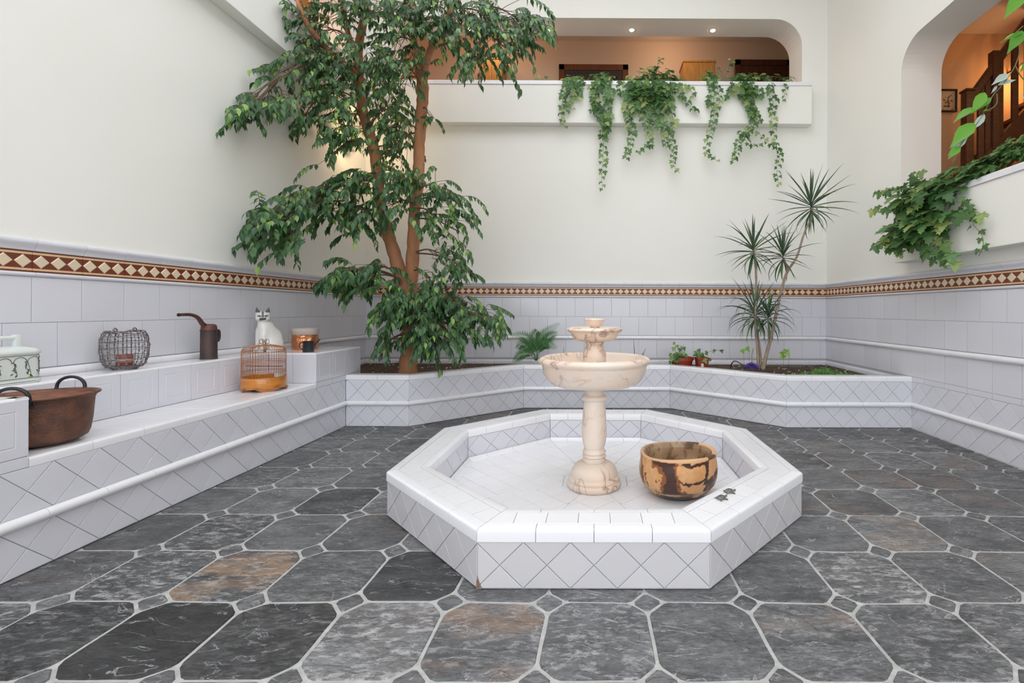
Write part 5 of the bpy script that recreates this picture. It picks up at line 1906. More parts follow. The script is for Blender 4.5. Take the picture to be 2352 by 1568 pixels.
# ================================================================== FOIL BAG AND BLACK JUG
fx, fy = -2.965, 4.70
fb = thing('foil_planter_bag', 'crumpled shiny copper foil bag with folded grey cuff on the far block of the bench', 'bag', (fx, fy, BZ))
TFb = Matrix.Translation((fx, fy, BZ))
mb = MB()
mb.lathe(dense([(0.0, 0.0), (0.105, 0.0), (0.114, 0.012), (0.116, 0.06), (0.114, 0.11), (0.112, 0.15), (0.106, 0.20), (0.100, 0.15), (0.10, 0.02), (0.0, 0.015)], 0.02), 48,
         warp=lambda a, z: 1 + 0.07 * noise.noise(Vector((math.cos(a) * 3.2, math.sin(a) * 3.2, z * 22))) + 0.05 * noise.noise(Vector((math.cos(a) * 8, math.sin(a) * 8, z * 50))))
mb.build('foil', M['foil'], fb, world_m=TFb)
mb = MB()
mb.lathe([(0.118, 0.150), (0.121, 0.152), (0.123, 0.205), (0.119, 0.214), (0.111, 0.214), (0.108, 0.205), (0.108, 0.17)], 48, closed=True, warp=lambda a, z: 1 + 0.02 * noise.noise(Vector((math.cos(a) * 2.5, math.sin(a) * 2.5, z * 9))))
mb.build('cuff', M['paper'], fb, smooth=True, world_m=TFb)
jx, jy = -2.745, 4.40
jg = thing('black_jug', 'small square-looking black enamel jug in front of the copper foil bag', 'jug', (jx, jy, BZ))
TJ = Matrix.Translation((jx, jy, BZ))
lathe_part('jug_body', [(0.0, 0.0), (0.047, 0.0), (0.048, 0.003), (0.046, 0.100), (0.048, 0.103), (0.044, 0.103), (0.042, 0.010), (0.0, 0.008)], 28, m='blackpaint', parent=jg, T=TJ)
mb = MB(); mb.tube(smooth_path([(-0.018, -0.043, 0.092), (-0.028, -0.074, 0.088), (-0.030, -0.084, 0.062), (-0.026, -0.070, 0.036), (-0.018, -0.044, 0.026)], 5), 0.0045, 7); mb.build('handle', M['blackpaint'], jg, smooth=True, world_m=TJ)
mb = MB(); mb.tube([(0.018, 0.042, 0.045), (0.030, 0.078, 0.085), (0.040, 0.118, 0.112)], [0.011, 0.0075, 0.006], 8); mb.build('spout', M['blackpaint'], jg, smooth=True, world_m=TJ)

# ================================================================== PLANTS


def leaf_mesh(name, L_, W_, m, fold=0.25, curl=0.15, tip=0.22, n=5):
    """pointed oval leaf along +x, folded along the midrib, curling down (-z)"""
    v, f = [], []
    prof = [(0.0, 0.02), (0.16, 0.62), (0.38, 1.0), (0.60, 0.80), (0.80, 0.32), (1.0, 0.0)]
    for t, w_ in prof:
        z = -curl * L_ * t * t
        hw = w_ * W_ / 2
        v += [(t * L_, -hw, z + hw * fold), (t * L_, 0, z), (t * L_, hw, z + hw * fold)]
    for i in range(len(prof) - 1):
        a = i * 3; b = a + 3
        f += [(a, a + 1, b + 1, b), (a + 1, a + 2, b + 2, b + 1)]
    me = mesh_from(name, v, f, m, smooth=True)
    return me, v, f


def ivy_leaf(name, s, m, seed=0):
    """three-lobed toothed leaf, stalk at the origin, tip along +x"""
    half = [(0.0, 0.03), (-0.16, 0.16), (-0.14, 0.34), (0.03, 0.32), (0.05, 0.48), (0.30, 0.62), (0.29, 0.40), (0.38, 0.22), (0.52, 0.34), (0.60, 0.18), (0.76, 0.21), (0.82, 0.09), (1.0, 0.0)]
    r = random.Random(seed)
    v = [(0, 0, 0), (0.35 * s, 0, -0.01 * s), (0.7 * s, 0, -0.05 * s), (1.0 * s, 0, -0.14 * s)]
    f = []
    for sd in (1, -1):
        base = len(v)
        for x, y in half[:-1]:
            j = 1 + r.uniform(-0.06, 0.06)
            v.append((x * s * j, sd * y * s * j, 0.10 * y * s - 0.14 * s * x * x + (-0.10 * s if y > 0.45 else 0)))
        mid = [0, 0, 0, 0, 0, 1, 1, 1, 1, 2, 2, 2]
        for k in range(len(half) - 2):
            a, b = base + k, base + k + 1
            tri = (mid[k], a, b) if sd < 0 else (mid[k], b, a)
            f.append(tri)
            if mid[k] != mid[k + 1]:
                f.append((mid[k], b, mid[k + 1]) if sd < 0 else (mid[k], mid[k + 1], b))
        last = base + len(half) - 2
        f.append((2, last, 3) if sd < 0 else (2, 3, last))
    me = mesh_from(name, v, f, m, smooth=False)
    return me, v, f


def orient(p, d, up, s=1.0):
    """matrix placing a leaf at p, pointing along d, face towards up"""
    x = Vector(d).normalized()
    z = Vector(up) - x * x.dot(Vector(up))
    if z.length < 1e-4:
        z = x.orthogonal()
    z.normalize()
    y = z.cross(x)
    m_ = Matrix((x * s, y * s, z * s)).transposed().to_4x4()
    m_.translation = Vector(p)
    return m_


def plant_leaves(parent, leaves, protos, limit, name='leaf', stuff='foliage', m=None, near=True):
    """leaves: (matrix, proto index). The ones nearest the camera become parts, the rest one stuff part"""
    order = sorted(leaves, key=lambda q: q[0].translation.y / max(1e-3, q[0].to_scale().x)) if near else leaves
    for mt, k in order[:limit]:
        link(name, protos[k][0], parent, mt)
    rest = order[limit:]
    if rest:
        o_ = parent.matrix_basis.translation
        V, F = [], []
        for mt, k in rest:
            n = len(V)
            V += [tuple((mt @ Vector(p)) - o_) for p in protos[k][1]]
            F += [tuple(i + n for i in f_) for f_ in protos[k][2]]
        me = mesh_from(stuff, V, F, m, smooth=True)
        o = link(stuff, me, parent, Matrix.Translation(o_))
        o['kind'] = 'stuff'


# ------------------------------------------------------------------ FICUS
rng = random.Random(42)
TY = 5.33
tb = at(938, 853, y=TY)
ficus = thing('weeping_fig_tree', 'tall weeping fig tree with two orange-brown trunks growing in the left half of the planter', 'tree', (tb.x, TY, 0.44))
OB = Vector((tb.x, TY, 0))


def wp(L_):
    return [at(a, b, y=c) for a, b, c in L_]


stems = {}


def stem(name, pts, rad, seg=12, m='bark', jit=0.0):
    P = smooth_path(wp(pts), 7)
    R_ = lerp_list(rad, len(P))
    R_ = [r * (1 + 0.05 * math.sin(i * 1.7) + 0.03 * math.sin(i * 3.1)) for i, r in enumerate(R_)]
    mb = MB(); mb.tube(P, R_, seg)
    o = mb.build(name, M[m], ficus, smooth=True, origin=OB)
    return P


trunk = stem('trunk', [(938, 870, TY), (937, 840, TY), (941, 780, TY), (938, 720, TY), (932, 672, TY), (930, 640, TY)], [0.108, 0.100, 0.088, 0.085, 0.096, 0.105, 0.08], 16)
stemL = stem('branch', [(935, 690, TY), (925, 655, TY), (908, 590, TY - 0.02), (889, 530, TY - 0.03), (873, 470, TY - 0.03), (868, 410, TY - 0.03), (858, 340, TY - 0.02), (836, 265, TY), (826, 190, TY), (824, 110, TY), (836, 40, TY), (846, -60, TY), (850, -160, TY)],
             [0.085, 0.078, 0.072, 0.066, 0.063, 0.060, 0.060, 0.056, 0.05, 0.046, 0.042, 0.036, 0.03], 12)
stemR = stem('branch', [(938, 690, TY), (944, 640, TY), (949, 570, TY + 0.03), (952, 490, TY + 0.05), (960, 420, TY + 0.05), (963, 340, TY + 0.05), (968, 260, TY + 0.05), (971, 200, TY + 0.04), (959, 130, TY + 0.04), (950, 60, TY + 0.04), (940, -40, TY + 0.05), (930, -160, TY)],
             [0.085, 0.078, 0.070, 0.062, 0.064, 0.060, 0.062, 0.066, 0.052, 0.044, 0.036, 0.03], 12)
stemR2 = stem('branch', [(971, 215, TY + 0.04), (977, 150, TY + 0.0), (996, 100, TY - 0.08), (1026, 45, TY - 0.15), (1052, -20, TY - 0.2), (1075, -90, TY - 0.2)], [0.048, 0.042, 0.038, 0.036, 0.032, 0.026], 10)
stemL2 = stem('branch', [(826, 200, TY), (812, 165, TY - 0.1), (770, 130, TY - 0.25), (735, 95, TY - 0.35), (708, 60, TY - 0.45), (685, 10, TY - 0.5), (660, -50, TY - 0.5)], [0.036, 0.034, 0.032, 0.030, 0.028, 0.026, 0.022], 10)
stemM = stem('branch', [(826, 130, TY), (806, 95, TY), (793, 45, TY + 0.05), (786, -40, TY + 0.05)], [0.034, 0.031, 0.028, 0.024], 9)
skeleton = [p for P in (trunk, stemL, stemR, stemR2, stemL2, stemM) for p in P]

fl_, fv, ff = leaf_mesh('leaf', 0.098, 0.046, M['ficus'])
fl2, fv2, ff2 = leaf_mesh('leaf', 0.098, 0.042, M['ficus'], fold=0.5, curl=0.28)
FP = [(fl_, fv, ff), (fl2, fv2, ff2)]
leaves = []
tw = MB()


def twig(p, d, L_, n, s=1.0, droop=1.0):
    """drooping twig with alternate hanging leaves"""
    d = Vector(d).normalized()
    pts = [Vector(p)]
    k = 7
    q = Vector(p)
    for i in range(k):
        q = q + d * (L_ / k)
        d = (d + Vector((rng.uniform(-.12, .12), rng.uniform(-.12, .12), -0.20 * droop))).normalized()
        q.x = max(q.x, XL + 0.03); q.y = min(q.y, YB - 0.04)
        pts.append(q.copy())
    tw.tube(pts, lerp_list([0.0035, 0.0015], len(pts)), 3, cap=False)
    for i in range(n):
        t = (i + 0.7) / n
        j = min(int(t * k), k - 1)
        c = pts[j].lerp(pts[j + 1], t * k - j)
        ax = (pts[j + 1] - pts[j]).normalized()
        side = ax.cross(Vector((0, 0, 1)))
        if side.length < 0.1: side = Vector((1, 0, 0))
        side.normalize()
        sg = 1 if i % 2 else -1
        dd = ax * rng.uniform(0.4, 0.9) + side * sg * rng.uniform(0.35, 0.9) + Vector((0, 0, -rng.uniform(0.5, 1.15)))
        up = Vector((rng.uniform(-.45, .45), -0.35 + rng.uniform(-.35, .35), 0.85)) + side * sg * 0.25
        mt = orient(c, dd, up, s * rng.uniform(0.62, 0.98))
        tipp = mt @ Vector((0.098, 0, 0))
        if tipp.x < XL + 0.005 or tipp.y > YB - 0.005:
            continue
        leaves.append((mt, rng.randrange(2)))


def limb(p0, p1, r0=0.014, sag=0.1):
    """secondary branch from the nearest trunk point"""
    a = Vector(p0); b = Vector(p1)
    m_ = (a + b) / 2 + Vector((0, 0, sag))
    P = smooth_path([a, m_, b], 5)
    tw2.tube(P, lerp_list([r0, r0 * 0.45], len(P)), 5, cap=False)
    return P


tw2 = MB()
# clusters: attachment (px,py,Y), end (px,py,Y), spread in px (x, y), number of twigs, twig length, leaves per twig, scale
CL = [
    # far left arms, upper
    ((760, 130, TY - .2), (650, 165, 4.6), 36, 24, 8, 0.30, 15, 1.0), ((700, 150, 4.8), (595, 228, 4.2), 24, 18, 9, 0.28, 15, 1.0),
    ((640, 180, 4.5), (565, 250, 4.05), 16, 16, 6, 0.22, 13, 0.95), ((640, 200, 4.5), (650, 235, 4.4), 34, 22, 9, 0.32, 13, 1.0),
    ((760, 120, TY - .3), (690, 105, 4.9), 50, 40, 14, 0.28, 14, 1.0), ((735, 95, TY - .35), (715, 40, 4.9), 55, 35, 13, 0.28, 14, 1.0),
    ((800, 90, TY), (790, 30, 5.2), 55, 40, 14, 0.28, 14, 1.0), ((836, 60, TY), (860, 30, 5.2), 50, 40, 12, 0.28, 14, 1.0),
    ((950, 100, TY), (905, 90, 5.0), 45, 60, 16, 0.30, 15, 1.0), ((950, 60, TY), (960, 30, 5.0), 45, 45, 18, 0.28, 15, 1.0),
    ((1000, 80, TY), (1030, 60, 5.0), 40, 55, 15, 0.32, 15, 1.0), ((1026, 45, TY - .1), (1080, 40, 4.9), 55, 45, 26, 0.34, 16, 1.0),
    ((1040, 20, TY - .2), (1150, 50, 4.8), 50, 45, 22, 0.34, 16, 1.0), ((1100, 10, 4.9), (1205, 55, 4.75), 28, 40, 12, 0.30, 15, 1.0),
    ((1120, 60, 4.9), (1110, 130, 4.8), 45, 26, 13, 0.32, 14, 0.95), ((1100, 80, 4.9), (1160, 110, 4.75), 30, 24, 8, 0.28, 13, 0.95),
    # centre column
    ((826, 160, TY), (785, 165, 4.95), 50, 55, 13, 0.32, 15, 0.95), ((836, 265, TY), (760, 280, 4.9), 50, 40, 9, 0.32, 14, 0.95), ((826, 190, TY), (865, 210, 5.65), 50, 60, 13, 0.32, 14, 0.95),
    ((963, 200, TY), (930, 150, 4.95), 50, 50, 12, 0.3, 14, 0.95), ((800, 90, TY), (740, 70, 4.95), 60, 50, 12, 0.3, 14, 0.95), ((950, 60, TY), (905, 20, 4.95), 60, 40, 14, 0.3, 14, 0.95),
    ((858, 340, TY), (850, 300, 5.7), 45, 45, 8, 0.32, 13, 0.95), ((963, 300, TY), (915, 330, 5.6), 36, 45, 8, 0.32, 13, 0.95), ((868, 400, TY), (910, 400, 5.2), 40, 24, 9, 0.3, 13, 0.95), ((1026, 45, TY), (1000, 20, 4.9), 60, 40, 12, 0.3, 14, 0.95),
    ((830, 200, TY), (770, 150, 5.0), 55, 45, 17, 0.30, 15, 1.0), ((826, 190, TY), (840, 150, 5.6), 50, 55, 18, 0.30, 15, 1.0),
    ((826, 230, TY), (740, 210, 4.9), 45, 32, 12, 0.34, 14, 1.0), ((836, 265, TY), (775, 235, 4.95), 36, 40, 13, 0.32, 14, 1.0),
    ((960, 180, TY), (905, 190, 5.1), 40, 50, 12, 0.30, 13, 1.0), ((850, 300, TY), (890, 250, 5.6), 40, 45, 11, 0.32, 13, 1.0),
    ((963, 300, TY), (925, 290, 5.15), 32, 40, 9, 0.32, 13, 0.95), ((858, 340, TY), (800, 325, 5.0), 30, 34, 10, 0.30, 13, 1.0),
    ((858, 340, TY), (900, 350, 5.6), 36, 35, 8, 0.30, 12, 0.95), ((740, 230, 4.9), (700, 265, 4.8), 40, 22, 6, 0.28, 12, 1.0), ((963, 250, TY), (985, 265, 5.2), 12, 30, 3, 0.22, 10, 0.9),
    # big middle-left arm
    ((868, 430, TY), (820, 420, 5.0), 55, 28, 16, 0.30, 15, 1.05), ((868, 450, TY), (760, 455, 4.8), 50, 28, 17, 0.30, 15, 1.05),
    ((860, 450, TY), (690, 465, 4.5), 45, 28, 17, 0.30, 15, 1.05), ((800, 460, 5.0), (635, 500, 4.25), 36, 24, 15, 0.26, 15, 1.05), ((700, 480, 4.5), (600, 535, 4.1), 20, 20, 8, 0.20, 12, 1.05),
    ((700, 490, 4.5), (665, 535, 4.35), 35, 24, 11, 0.28, 13, 1.05), ((860, 470, TY), (800, 490, 4.9), 45, 25, 12, 0.30, 14, 1.05), ((880, 480, TY), (850, 500, 5.0), 30, 20, 7, 0.26, 12, 1.0),
    # middle and right
    ((950, 440, TY), (930, 420, 5.0), 45, 24, 15, 0.30, 14, 1.0), ((952, 470, TY), (900, 470, 5.0), 40, 24, 10, 0.30, 13, 1.0), ((955, 440, TY), (1000, 430, 5.1), 32, 20, 10, 0.32, 14, 0.95),
    ((955, 460, TY), (1035, 465, 5.1), 30, 24, 10, 0.32, 14, 0.95), ((955, 480, TY), (1000, 500, 5.1), 35, 28, 9, 0.30, 13, 0.95), ((955, 500, TY), (1050, 530, 5.1), 24, 28, 6, 0.28, 12, 0.95),
    ((949, 580, TY), (1020, 585, 5.0), 28, 26, 9, 0.30, 12, 0.95), ((949, 580, TY), (1068, 615, 5.0), 22, 26, 8, 0.28, 13, 0.95), ((945, 620, TY), (985, 640, 5.0), 28, 24, 7, 0.26, 12, 0.95),
    # lower left tuft
    ((925, 640, TY), (860, 612, 5.0), 34, 14, 10, 0.28, 14, 1.1), ((915, 640, TY), (812, 622, 4.8), 32, 14, 13, 0.26, 14, 1.1), ((900, 640, TY), (830, 645, 4.8), 34, 16, 11, 0.26, 13, 1.1), ((880, 640, 5.1), (783, 625, 4.7), 14, 10, 5, 0.20, 12, 1.1), ((925, 655, TY), (890, 650, 4.95), 28, 14, 6, 0.24, 12, 1.05),
    # lower skirt
    ((935, 690, TY), (905, 705, 4.95), 30, 20, 12, 0.26, 14, 1.05), ((935, 690, TY), (960, 690, 4.95), 40, 22, 16, 0.28, 14, 1.0), ((938, 690, TY), (1010, 680, 4.95), 40, 24, 15, 0.28, 14, 1.0),
    ((938, 700, TY), (1055, 705, 4.95), 38, 26, 16, 0.30, 14, 1.0), ((938, 710, TY), (1100, 725, 4.95), 26, 22, 11, 0.28, 14, 0.95), ((1020, 700, 5.0), (1130, 735, 5.0), 14, 14, 5, 0.24, 12, 0.95),
    ((938, 720, TY), (990, 735, 4.85), 42, 24, 15, 0.28, 14, 1.05), ((938, 720, TY), (1050, 755, 4.9), 40, 20, 12, 0.28, 13, 1.0), ((938, 740, TY), (975, 765, 4.85), 34, 16, 10, 0.28, 13, 1.05),
    ((938, 740, TY), (1000, 790, 4.8), 26, 14, 7, 0.26, 12, 1.1), ((938, 740, TY), (895, 735, 4.95), 20, 18, 7, 0.24, 12, 1.05), ((938, 770, TY), (905, 780, 4.9), 20, 10, 5, 0.24, 11, 1.0), ((938, 770, TY), (880, 793, 4.9), 8, 6, 2, 0.18, 10, 1.0),
]
for A, E_, sx, sy, n, tl, nl, sc in CL:
    a, e = at(A[0], A[1], y=A[2]), at(E_[0], E_[1], y=E_[2])
    near = min(skeleton, key=lambda q: (q - a).length)
    start = near if (near - a).length < 0.25 else a
    P = limb(start, e, 0.011, 0.05)
    flow = (e - a); flow.z *= 0.3
    if flow.length < 1e-3: flow = Vector((0, -1, 0))
    flow.normalize()
    for k in range(int(n * 1.45)):
        px = E_[0] + rng.gauss(0, 0.72) * sx; py = E_[1] + rng.gauss(0, 0.72) * sy
        yy = min(YB - 0.15, E_[2] + rng.uniform(-0.28, 0.28))
        p = at(px, py, y=yy)
        if p.x < XL + 0.06:
            p.x = XL + 0.06
        c = P[rng.randrange(len(P) // 2, len(P))]
        tw.tube([c, (c + p) / 2 + Vector((0, 0, 0.015)), p], [0.004, 0.003, 0.0022], 3, cap=False)
        dd = flow * 0.6 + Vector((rng.uniform(-1, 1), rng.uniform(-.9, .6), rng.uniform(-0.35, 0.25)))
        twig(p, dd, tl * rng.uniform(0.7, 1.1), max(5, int(nl * rng.uniform(0.8, 1.15))), sc, rng.uniform(0.6, 1.5))
tw2.build('side_branches', M['twig'], ficus, origin=OB, kind='stuff')
tw.build('twigs', M['twig'], ficus, origin=OB, kind='stuff')
plant_leaves(ficus, leaves, FP, 300, m=M['ficus'])
NLF = len(leaves)

# ------------------------------------------------------------------ IVY
ivp = [ivy_leaf('leaf', 1.0, M['ivy'], s) for s in range(3)]


def ivy(name, label, group, base, strands, crown, rs, seed, out=Vector((0, -1, 0)), plane=None, limit=300):
    """strands: lists of world points; crown: (point, (rx,ry,rz), n, size)"""
    r = random.Random(seed)
    t = thing(name, label, 'plant', base, group)
    mb = MB(); L_ = []
    side = Vector((-out.y, out.x, 0))
    for st_ in strands:
        pts, s0, s1, dens = st_
        P = smooth_path(pts, 5)
        mb.tube(P, 0.0022, 3, cap=False)
        tot = sum((P[i + 1] - P[i]).length for i in range(len(P) - 1))
        acc = 0.0; nxt = 0.01; k = 0
        for i in range(len(P) - 1):
            seg = (P[i + 1] - P[i]); l = seg.length
            while nxt <= acc + l:
                c = P[i].lerp(P[i + 1], (nxt - acc) / l)
                f_ = nxt / tot
                sz = (s0 + (s1 - s0) * f_) * r.uniform(0.75, 1.2)
                sg = 1 if k % 2 else -1
                stalk = c + side * sg * sz * r.uniform(0.2, 0.6) + out * sz * r.uniform(0.2, 0.7) + Vector((0, 0, r.uniform(-0.2, 0.3) * sz))
                mb.tube([c, (c + stalk) / 2 + Vector((0, 0, sz * 0.1)), stalk], 0.0011, 3, cap=False)
                d = side * sg * r.uniform(0.1, 0.8) + Vector((0, 0, -1)) + out * r.uniform(-0.1, 0.5)
                up = out * r.uniform(0.5, 1.0) + Vector((r.uniform(-.5, .5), r.uniform(-.3, .3), r.uniform(0.1, 0.8)))
                L_.append((orient(stalk, d, up, sz), r.randrange(3)))
                k += 1
                nxt += dens * r.uniform(0.7, 1.3)
            acc += l
    for (c, rad, n, sz) in crown:
        root = Vector(c) + Vector((0, 0, -rad[2] * 0.5))
        for k in range(n):
            while True:
                u = Vector((r.uniform(-1, 1), r.uniform(-1, 1), r.uniform(-1, 1)))
                if u.length < 1: break
            p = Vector(c) + Vector((u.x * rad[0], u.y * rad[1], u.z * rad[2]))
            if plane and plane(p):
                continue
            mb.tube([root.lerp(p, 0.3), (root + p) / 2 + Vector((0, 0, 0.02)), p], 0.0013, 3, cap=False)
            d = Vector((u.x * 0.8, u.y * 0.4, -0.5 + r.uniform(-.5, .4))) + out * 0.5
            up = Vector((r.uniform(-.4, .4), r.uniform(-.4, .4), 0.9)) + out * r.uniform(0.2, 0.9)
            L_.append((orient(p, d, up, sz * r.uniform(0.7, 1.2)), r.randrange(3)))
    mb.build('stems', M['vine_stem'], t, origin=base)
    plant_leaves(t, L_, ivp, limit, m=M['ivy'])
    return t


YI = YB - 0.137 - 0.045


def bs(L_, y=YI):
    return [at(a, b, y=(y + (0.10 if b < 186 else 0))) for a, b in L_]


GI = 'grape ivies hanging over the back wall parapet'
top = at(1310, 178, y=YB - 0.05)
yc = YB - 0.02
cr = lambda px, py, rx, rz, n, s=0.075: (at(px, py, y=yc), (rx, 0.13, rz), n, s)
ivy('grape_ivy', 'short leftmost grape ivy hanging over the back wall parapet', GI, at(1312, 186, y=yc),
    [(bs([(1315, 180), (1300, 200), (1292, 235), (1290, 270), (1300, 296)]), 0.085, 0.04, 0.035), (bs([(1320, 180), (1316, 205), (1308, 230), (1300, 255)]), 0.085, 0.06, 0.025), (bs([(1325, 182), (1332, 205), (1326, 228)]), 0.08, 0.06, 0.028),
     (bs([(1330, 180), (1345, 196), (1358, 205)]), 0.06, 0.05, 0.04), (bs([(1308, 245), (1312, 252), (1322, 248)]), 0.04, 0.03, 0.05)],
    [cr(1322, 183, 0.19, 0.05, 34, 0.07)], None, 1)
ivy('grape_ivy', 'long narrow grape ivy strand, second from left on the back wall parapet, hanging lowest', GI, at(1380, 186, y=yc),
    [(bs([(1380, 180), (1372, 205), (1368, 235), (1378, 265), (1390, 290), (1385, 320)]), 0.09, 0.07, 0.022), (bs([(1390, 180), (1400, 210), (1398, 240), (1396, 275), (1390, 305)]), 0.09, 0.06, 0.024),
     (bs([(1385, 300), (1386, 335), (1384, 370), (1382, 400), (1384, 438)]), 0.075, 0.05, 0.045), (bs([(1372, 195), (1362, 215), (1366, 240), (1362, 262)]), 0.085, 0.06, 0.035)],
    [cr(1384, 180, 0.22, 0.06, 44, 0.07)], None, 2)
ivy('grape_ivy', 'widest and bushiest grape ivy in the middle of the back wall parapet', GI, at(1500, 186, y=yc),
    [(bs([(1450, 185), (1444, 215), (1440, 250), (1446, 285), (1452, 310), (1444, 340), (1438, 366)]), 0.10, 0.05, 0.03), (bs([(1470, 185), (1474, 230), (1478, 270), (1492, 310), (1488, 335), (1462, 350)]), 0.10, 0.05, 0.035),
     (bs([(1490, 185), (1490, 220), (1484, 250)]), 0.11, 0.09, 0.02), (bs([(1505, 185), (1506, 220), (1500, 262), (1504, 300)]), 0.11, 0.06, 0.026), (bs([(1525, 185), (1530, 225), (1524, 270), (1524, 305), (1530, 340)]), 0.10, 0.06, 0.03),
     (bs([(1535, 190), (1538, 235), (1546, 280), (1540, 315), (1548, 345), (1548, 380), (1562, 398)]), 0.09, 0.05, 0.038), (bs([(1550, 190), (1562, 220), (1580, 238), (1592, 252), (1604, 252)]), 0.08, 0.06, 0.035),
     (bs([(1560, 185), (1585, 205), (1592, 225)]), 0.08, 0.06, 0.04), (bs([(1430, 190), (1418, 205), (1420, 220)]), 0.07, 0.06, 0.04), (bs([(1460, 190), (1456, 235), (1462, 262)]), 0.10, 0.08, 0.025),
     (bs([(1475, 190), (1466, 222), (1454, 245)]), 0.10, 0.08, 0.025), (bs([(1515, 190), (1518, 225), (1514, 250)]), 0.11, 0.09, 0.022)],
    [cr(1505, 182, 0.46, 0.10, 95, 0.085), cr(1508, 172, 0.30, 0.12, 45, 0.08), (at(1500, 215, y=YI - 0.03), (0.30, 0.06, 0.14), 60, 0.095), cr(1517, 140, 0.03, 0.09, 6, 0.05)], None, 3)
ivy('grape_ivy', 'thin single-stranded grape ivy right of the bushiest one on the back wall parapet', GI, at(1632, 186, y=yc),
    [(bs([(1630, 178), (1633, 205), (1633, 240), (1640, 262), (1632, 300), (1622, 335), (1624, 352), (1648, 370)]), 0.08, 0.05, 0.036), (bs([(1640, 180), (1650, 210), (1652, 235), (1646, 250)]), 0.08, 0.06, 0.04)],
    [cr(1632, 172, 0.16, 0.12, 30, 0.07), cr(1675, 150, 0.04, 0.10, 8, 0.06)], None, 4)
ivy('grape_ivy', 'bushy grape ivy with several long strands at the right end of the back wall parapet', GI, at(1720, 186, y=yc),
    [(bs([(1700, 180), (1712, 215), (1722, 250), (1728, 280), (1714, 305), (1696, 325), (1690, 350), (1683, 372)]), 0.09, 0.055, 0.026), (bs([(1712, 185), (1716, 230), (1736, 262), (1742, 285)]), 0.09, 0.06, 0.03),
     (bs([(1690, 190), (1680, 212), (1676, 222)]), 0.10, 0.08, 0.03), (bs([(1730, 190), (1742, 215), (1736, 228)]), 0.09, 0.07, 0.035), (bs([(1700, 300), (1712, 320), (1722, 335), (1745, 330)]), 0.07, 0.05, 0.035),
     (bs([(1770, 185), (1766, 215), (1776, 235), (1772, 268), (1776, 300), (1782, 330), (1790, 360), (1784, 385), (1788, 430)]), 0.075, 0.05, 0.042), (bs([(1742, 305), (1760, 325), (1780, 340), (1798, 342)]), 0.06, 0.05, 0.04),
     (bs([(1802, 183), (1804, 205), (1796, 236)]), 0.05, 0.04, 0.05)],
    [cr(1715, 183, 0.34, 0.08, 75, 0.08), cr(1780, 182, 0.26, 0.05, 26, 0.07), (at(1712, 208, y=YI - 0.01), (0.15, 0.05, 0.09), 22, 0.09)], None, 5)
ivy('ivy_sprig', 'tiny pale ivy sprig standing on the parapet between the tree and the ivies', None, at(1240, 184, y=yc),
    [(bs([(1238, 184), (1232, 172), (1222, 162)]), 0.05, 0.04, 0.045), (bs([(1246, 184), (1252, 178), (1262, 176)]), 0.05, 0.04, 0.04)], [], None, 6)

# right-hand ivy, a big bush at the end of the right parapet trailing along its coping
XF = XR - 0.137


def rx(L_, x):
    return [at(a, b, x=x) for a, b in L_]


rb = at(2130, 430, x=XF)
o_ = Vector((-1, -0.25, 0)).normalized()
cen = lambda px, py, x: at(px, py, x=x)
ivy('large_grape_ivy', 'large grape ivy bush spilling over the far end of the right wall parapet', None, Vector((XF + 0.05, rb.y, 2.3)),
    [(rx([(2170, 440), (2150, 480), (2140, 540), (2150, 580), (2168, 612)], XF - 0.10), 0.13, 0.09, 0.04), (rx([(2120, 440), (2080, 490), (2060, 550), (2064, 585)], XF - 0.22), 0.13, 0.10, 0.035),
     (rx([(2180, 440), (2210, 465), (2228, 485), (2240, 495)], XF - 0.04), 0.09, 0.06, 0.04), (rx([(2225, 462), (2238, 490), (2236, 515), (2255, 540), (2258, 566), (2248, 588)], XF - 0.03), 0.07, 0.05, 0.06),
     (rx([(2240, 485), (2262, 495), (2270, 500)], XF - 0.05), 0.11, 0.12, 0.08), (rx([(2145, 500), (2158, 530), (2160, 560)], XF - 0.06), 0.10, 0.08, 0.05), (rx([(2080, 430), (2040, 440), (2018, 436)], XF - 0.20), 0.09, 0.08, 0.05),
     (rx([(2080, 480), (2040, 478), (2008, 482)], XF - 0.25), 0.09, 0.08, 0.05), (rx([(2070, 530), (2035, 555), (2008, 565)], XF - 0.25), 0.10, 0.09, 0.04), (rx([(2160, 560), (2190, 590), (2196, 612)], XF - 0.06), 0.11, 0.10, 0.05),
     (rx([(2120, 410), (2100, 395), (2108, 400)], XF - 0.1), 0.09, 0.07, 0.05)],
    [(cen(2110, 450, XF - 0.12), (0.20, 0.30, 0.14), 95, 0.125), (cen(2150, 440, XF - 0.02), (0.12, 0.34, 0.12), 60, 0.12), (cen(2085, 530, XF - 0.20), (0.16, 0.24, 0.15), 70, 0.13),
     (cen(2205, 405, XF + 0.04), (0.12, 0.34, 0.10), 70, 0.10), (cen(2135, 505, XF - 0.13), (0.10, 0.20, 0.10), 35, 0.13)], None, 21, out=o_, plane=lambda p: p.x > XR and p.z < 2.3, limit=300)
ivy('low_grape_ivy', 'low grape ivy running along the top of the right wall parapet towards the right edge', None, Vector((XR + 0.1, 3.3, 2.31)),
    [(rx([(2300, 360), (2330, 345), (2352, 338)], XR), 0.07, 0.07, 0.03)],
    [(cen(2270, 375, XR + 0.02), (0.10, 0.32, 0.07), 90, 0.075), (cen(2320, 352, XR + 0.04), (0.10, 0.30, 0.08), 90, 0.07), (cen(2309, 338, XR + 0.06), (0.05, 0.08, 0.07), 16, 0.06), (cen(2375, 322, XR + 0.05), (0.10, 0.30, 0.08), 60, 0.07)], None, 22, out=Vector((-1, 0, 0)), plane=lambda p: p.z < 2.31 and p.x > XF + 0.02, limit=260)

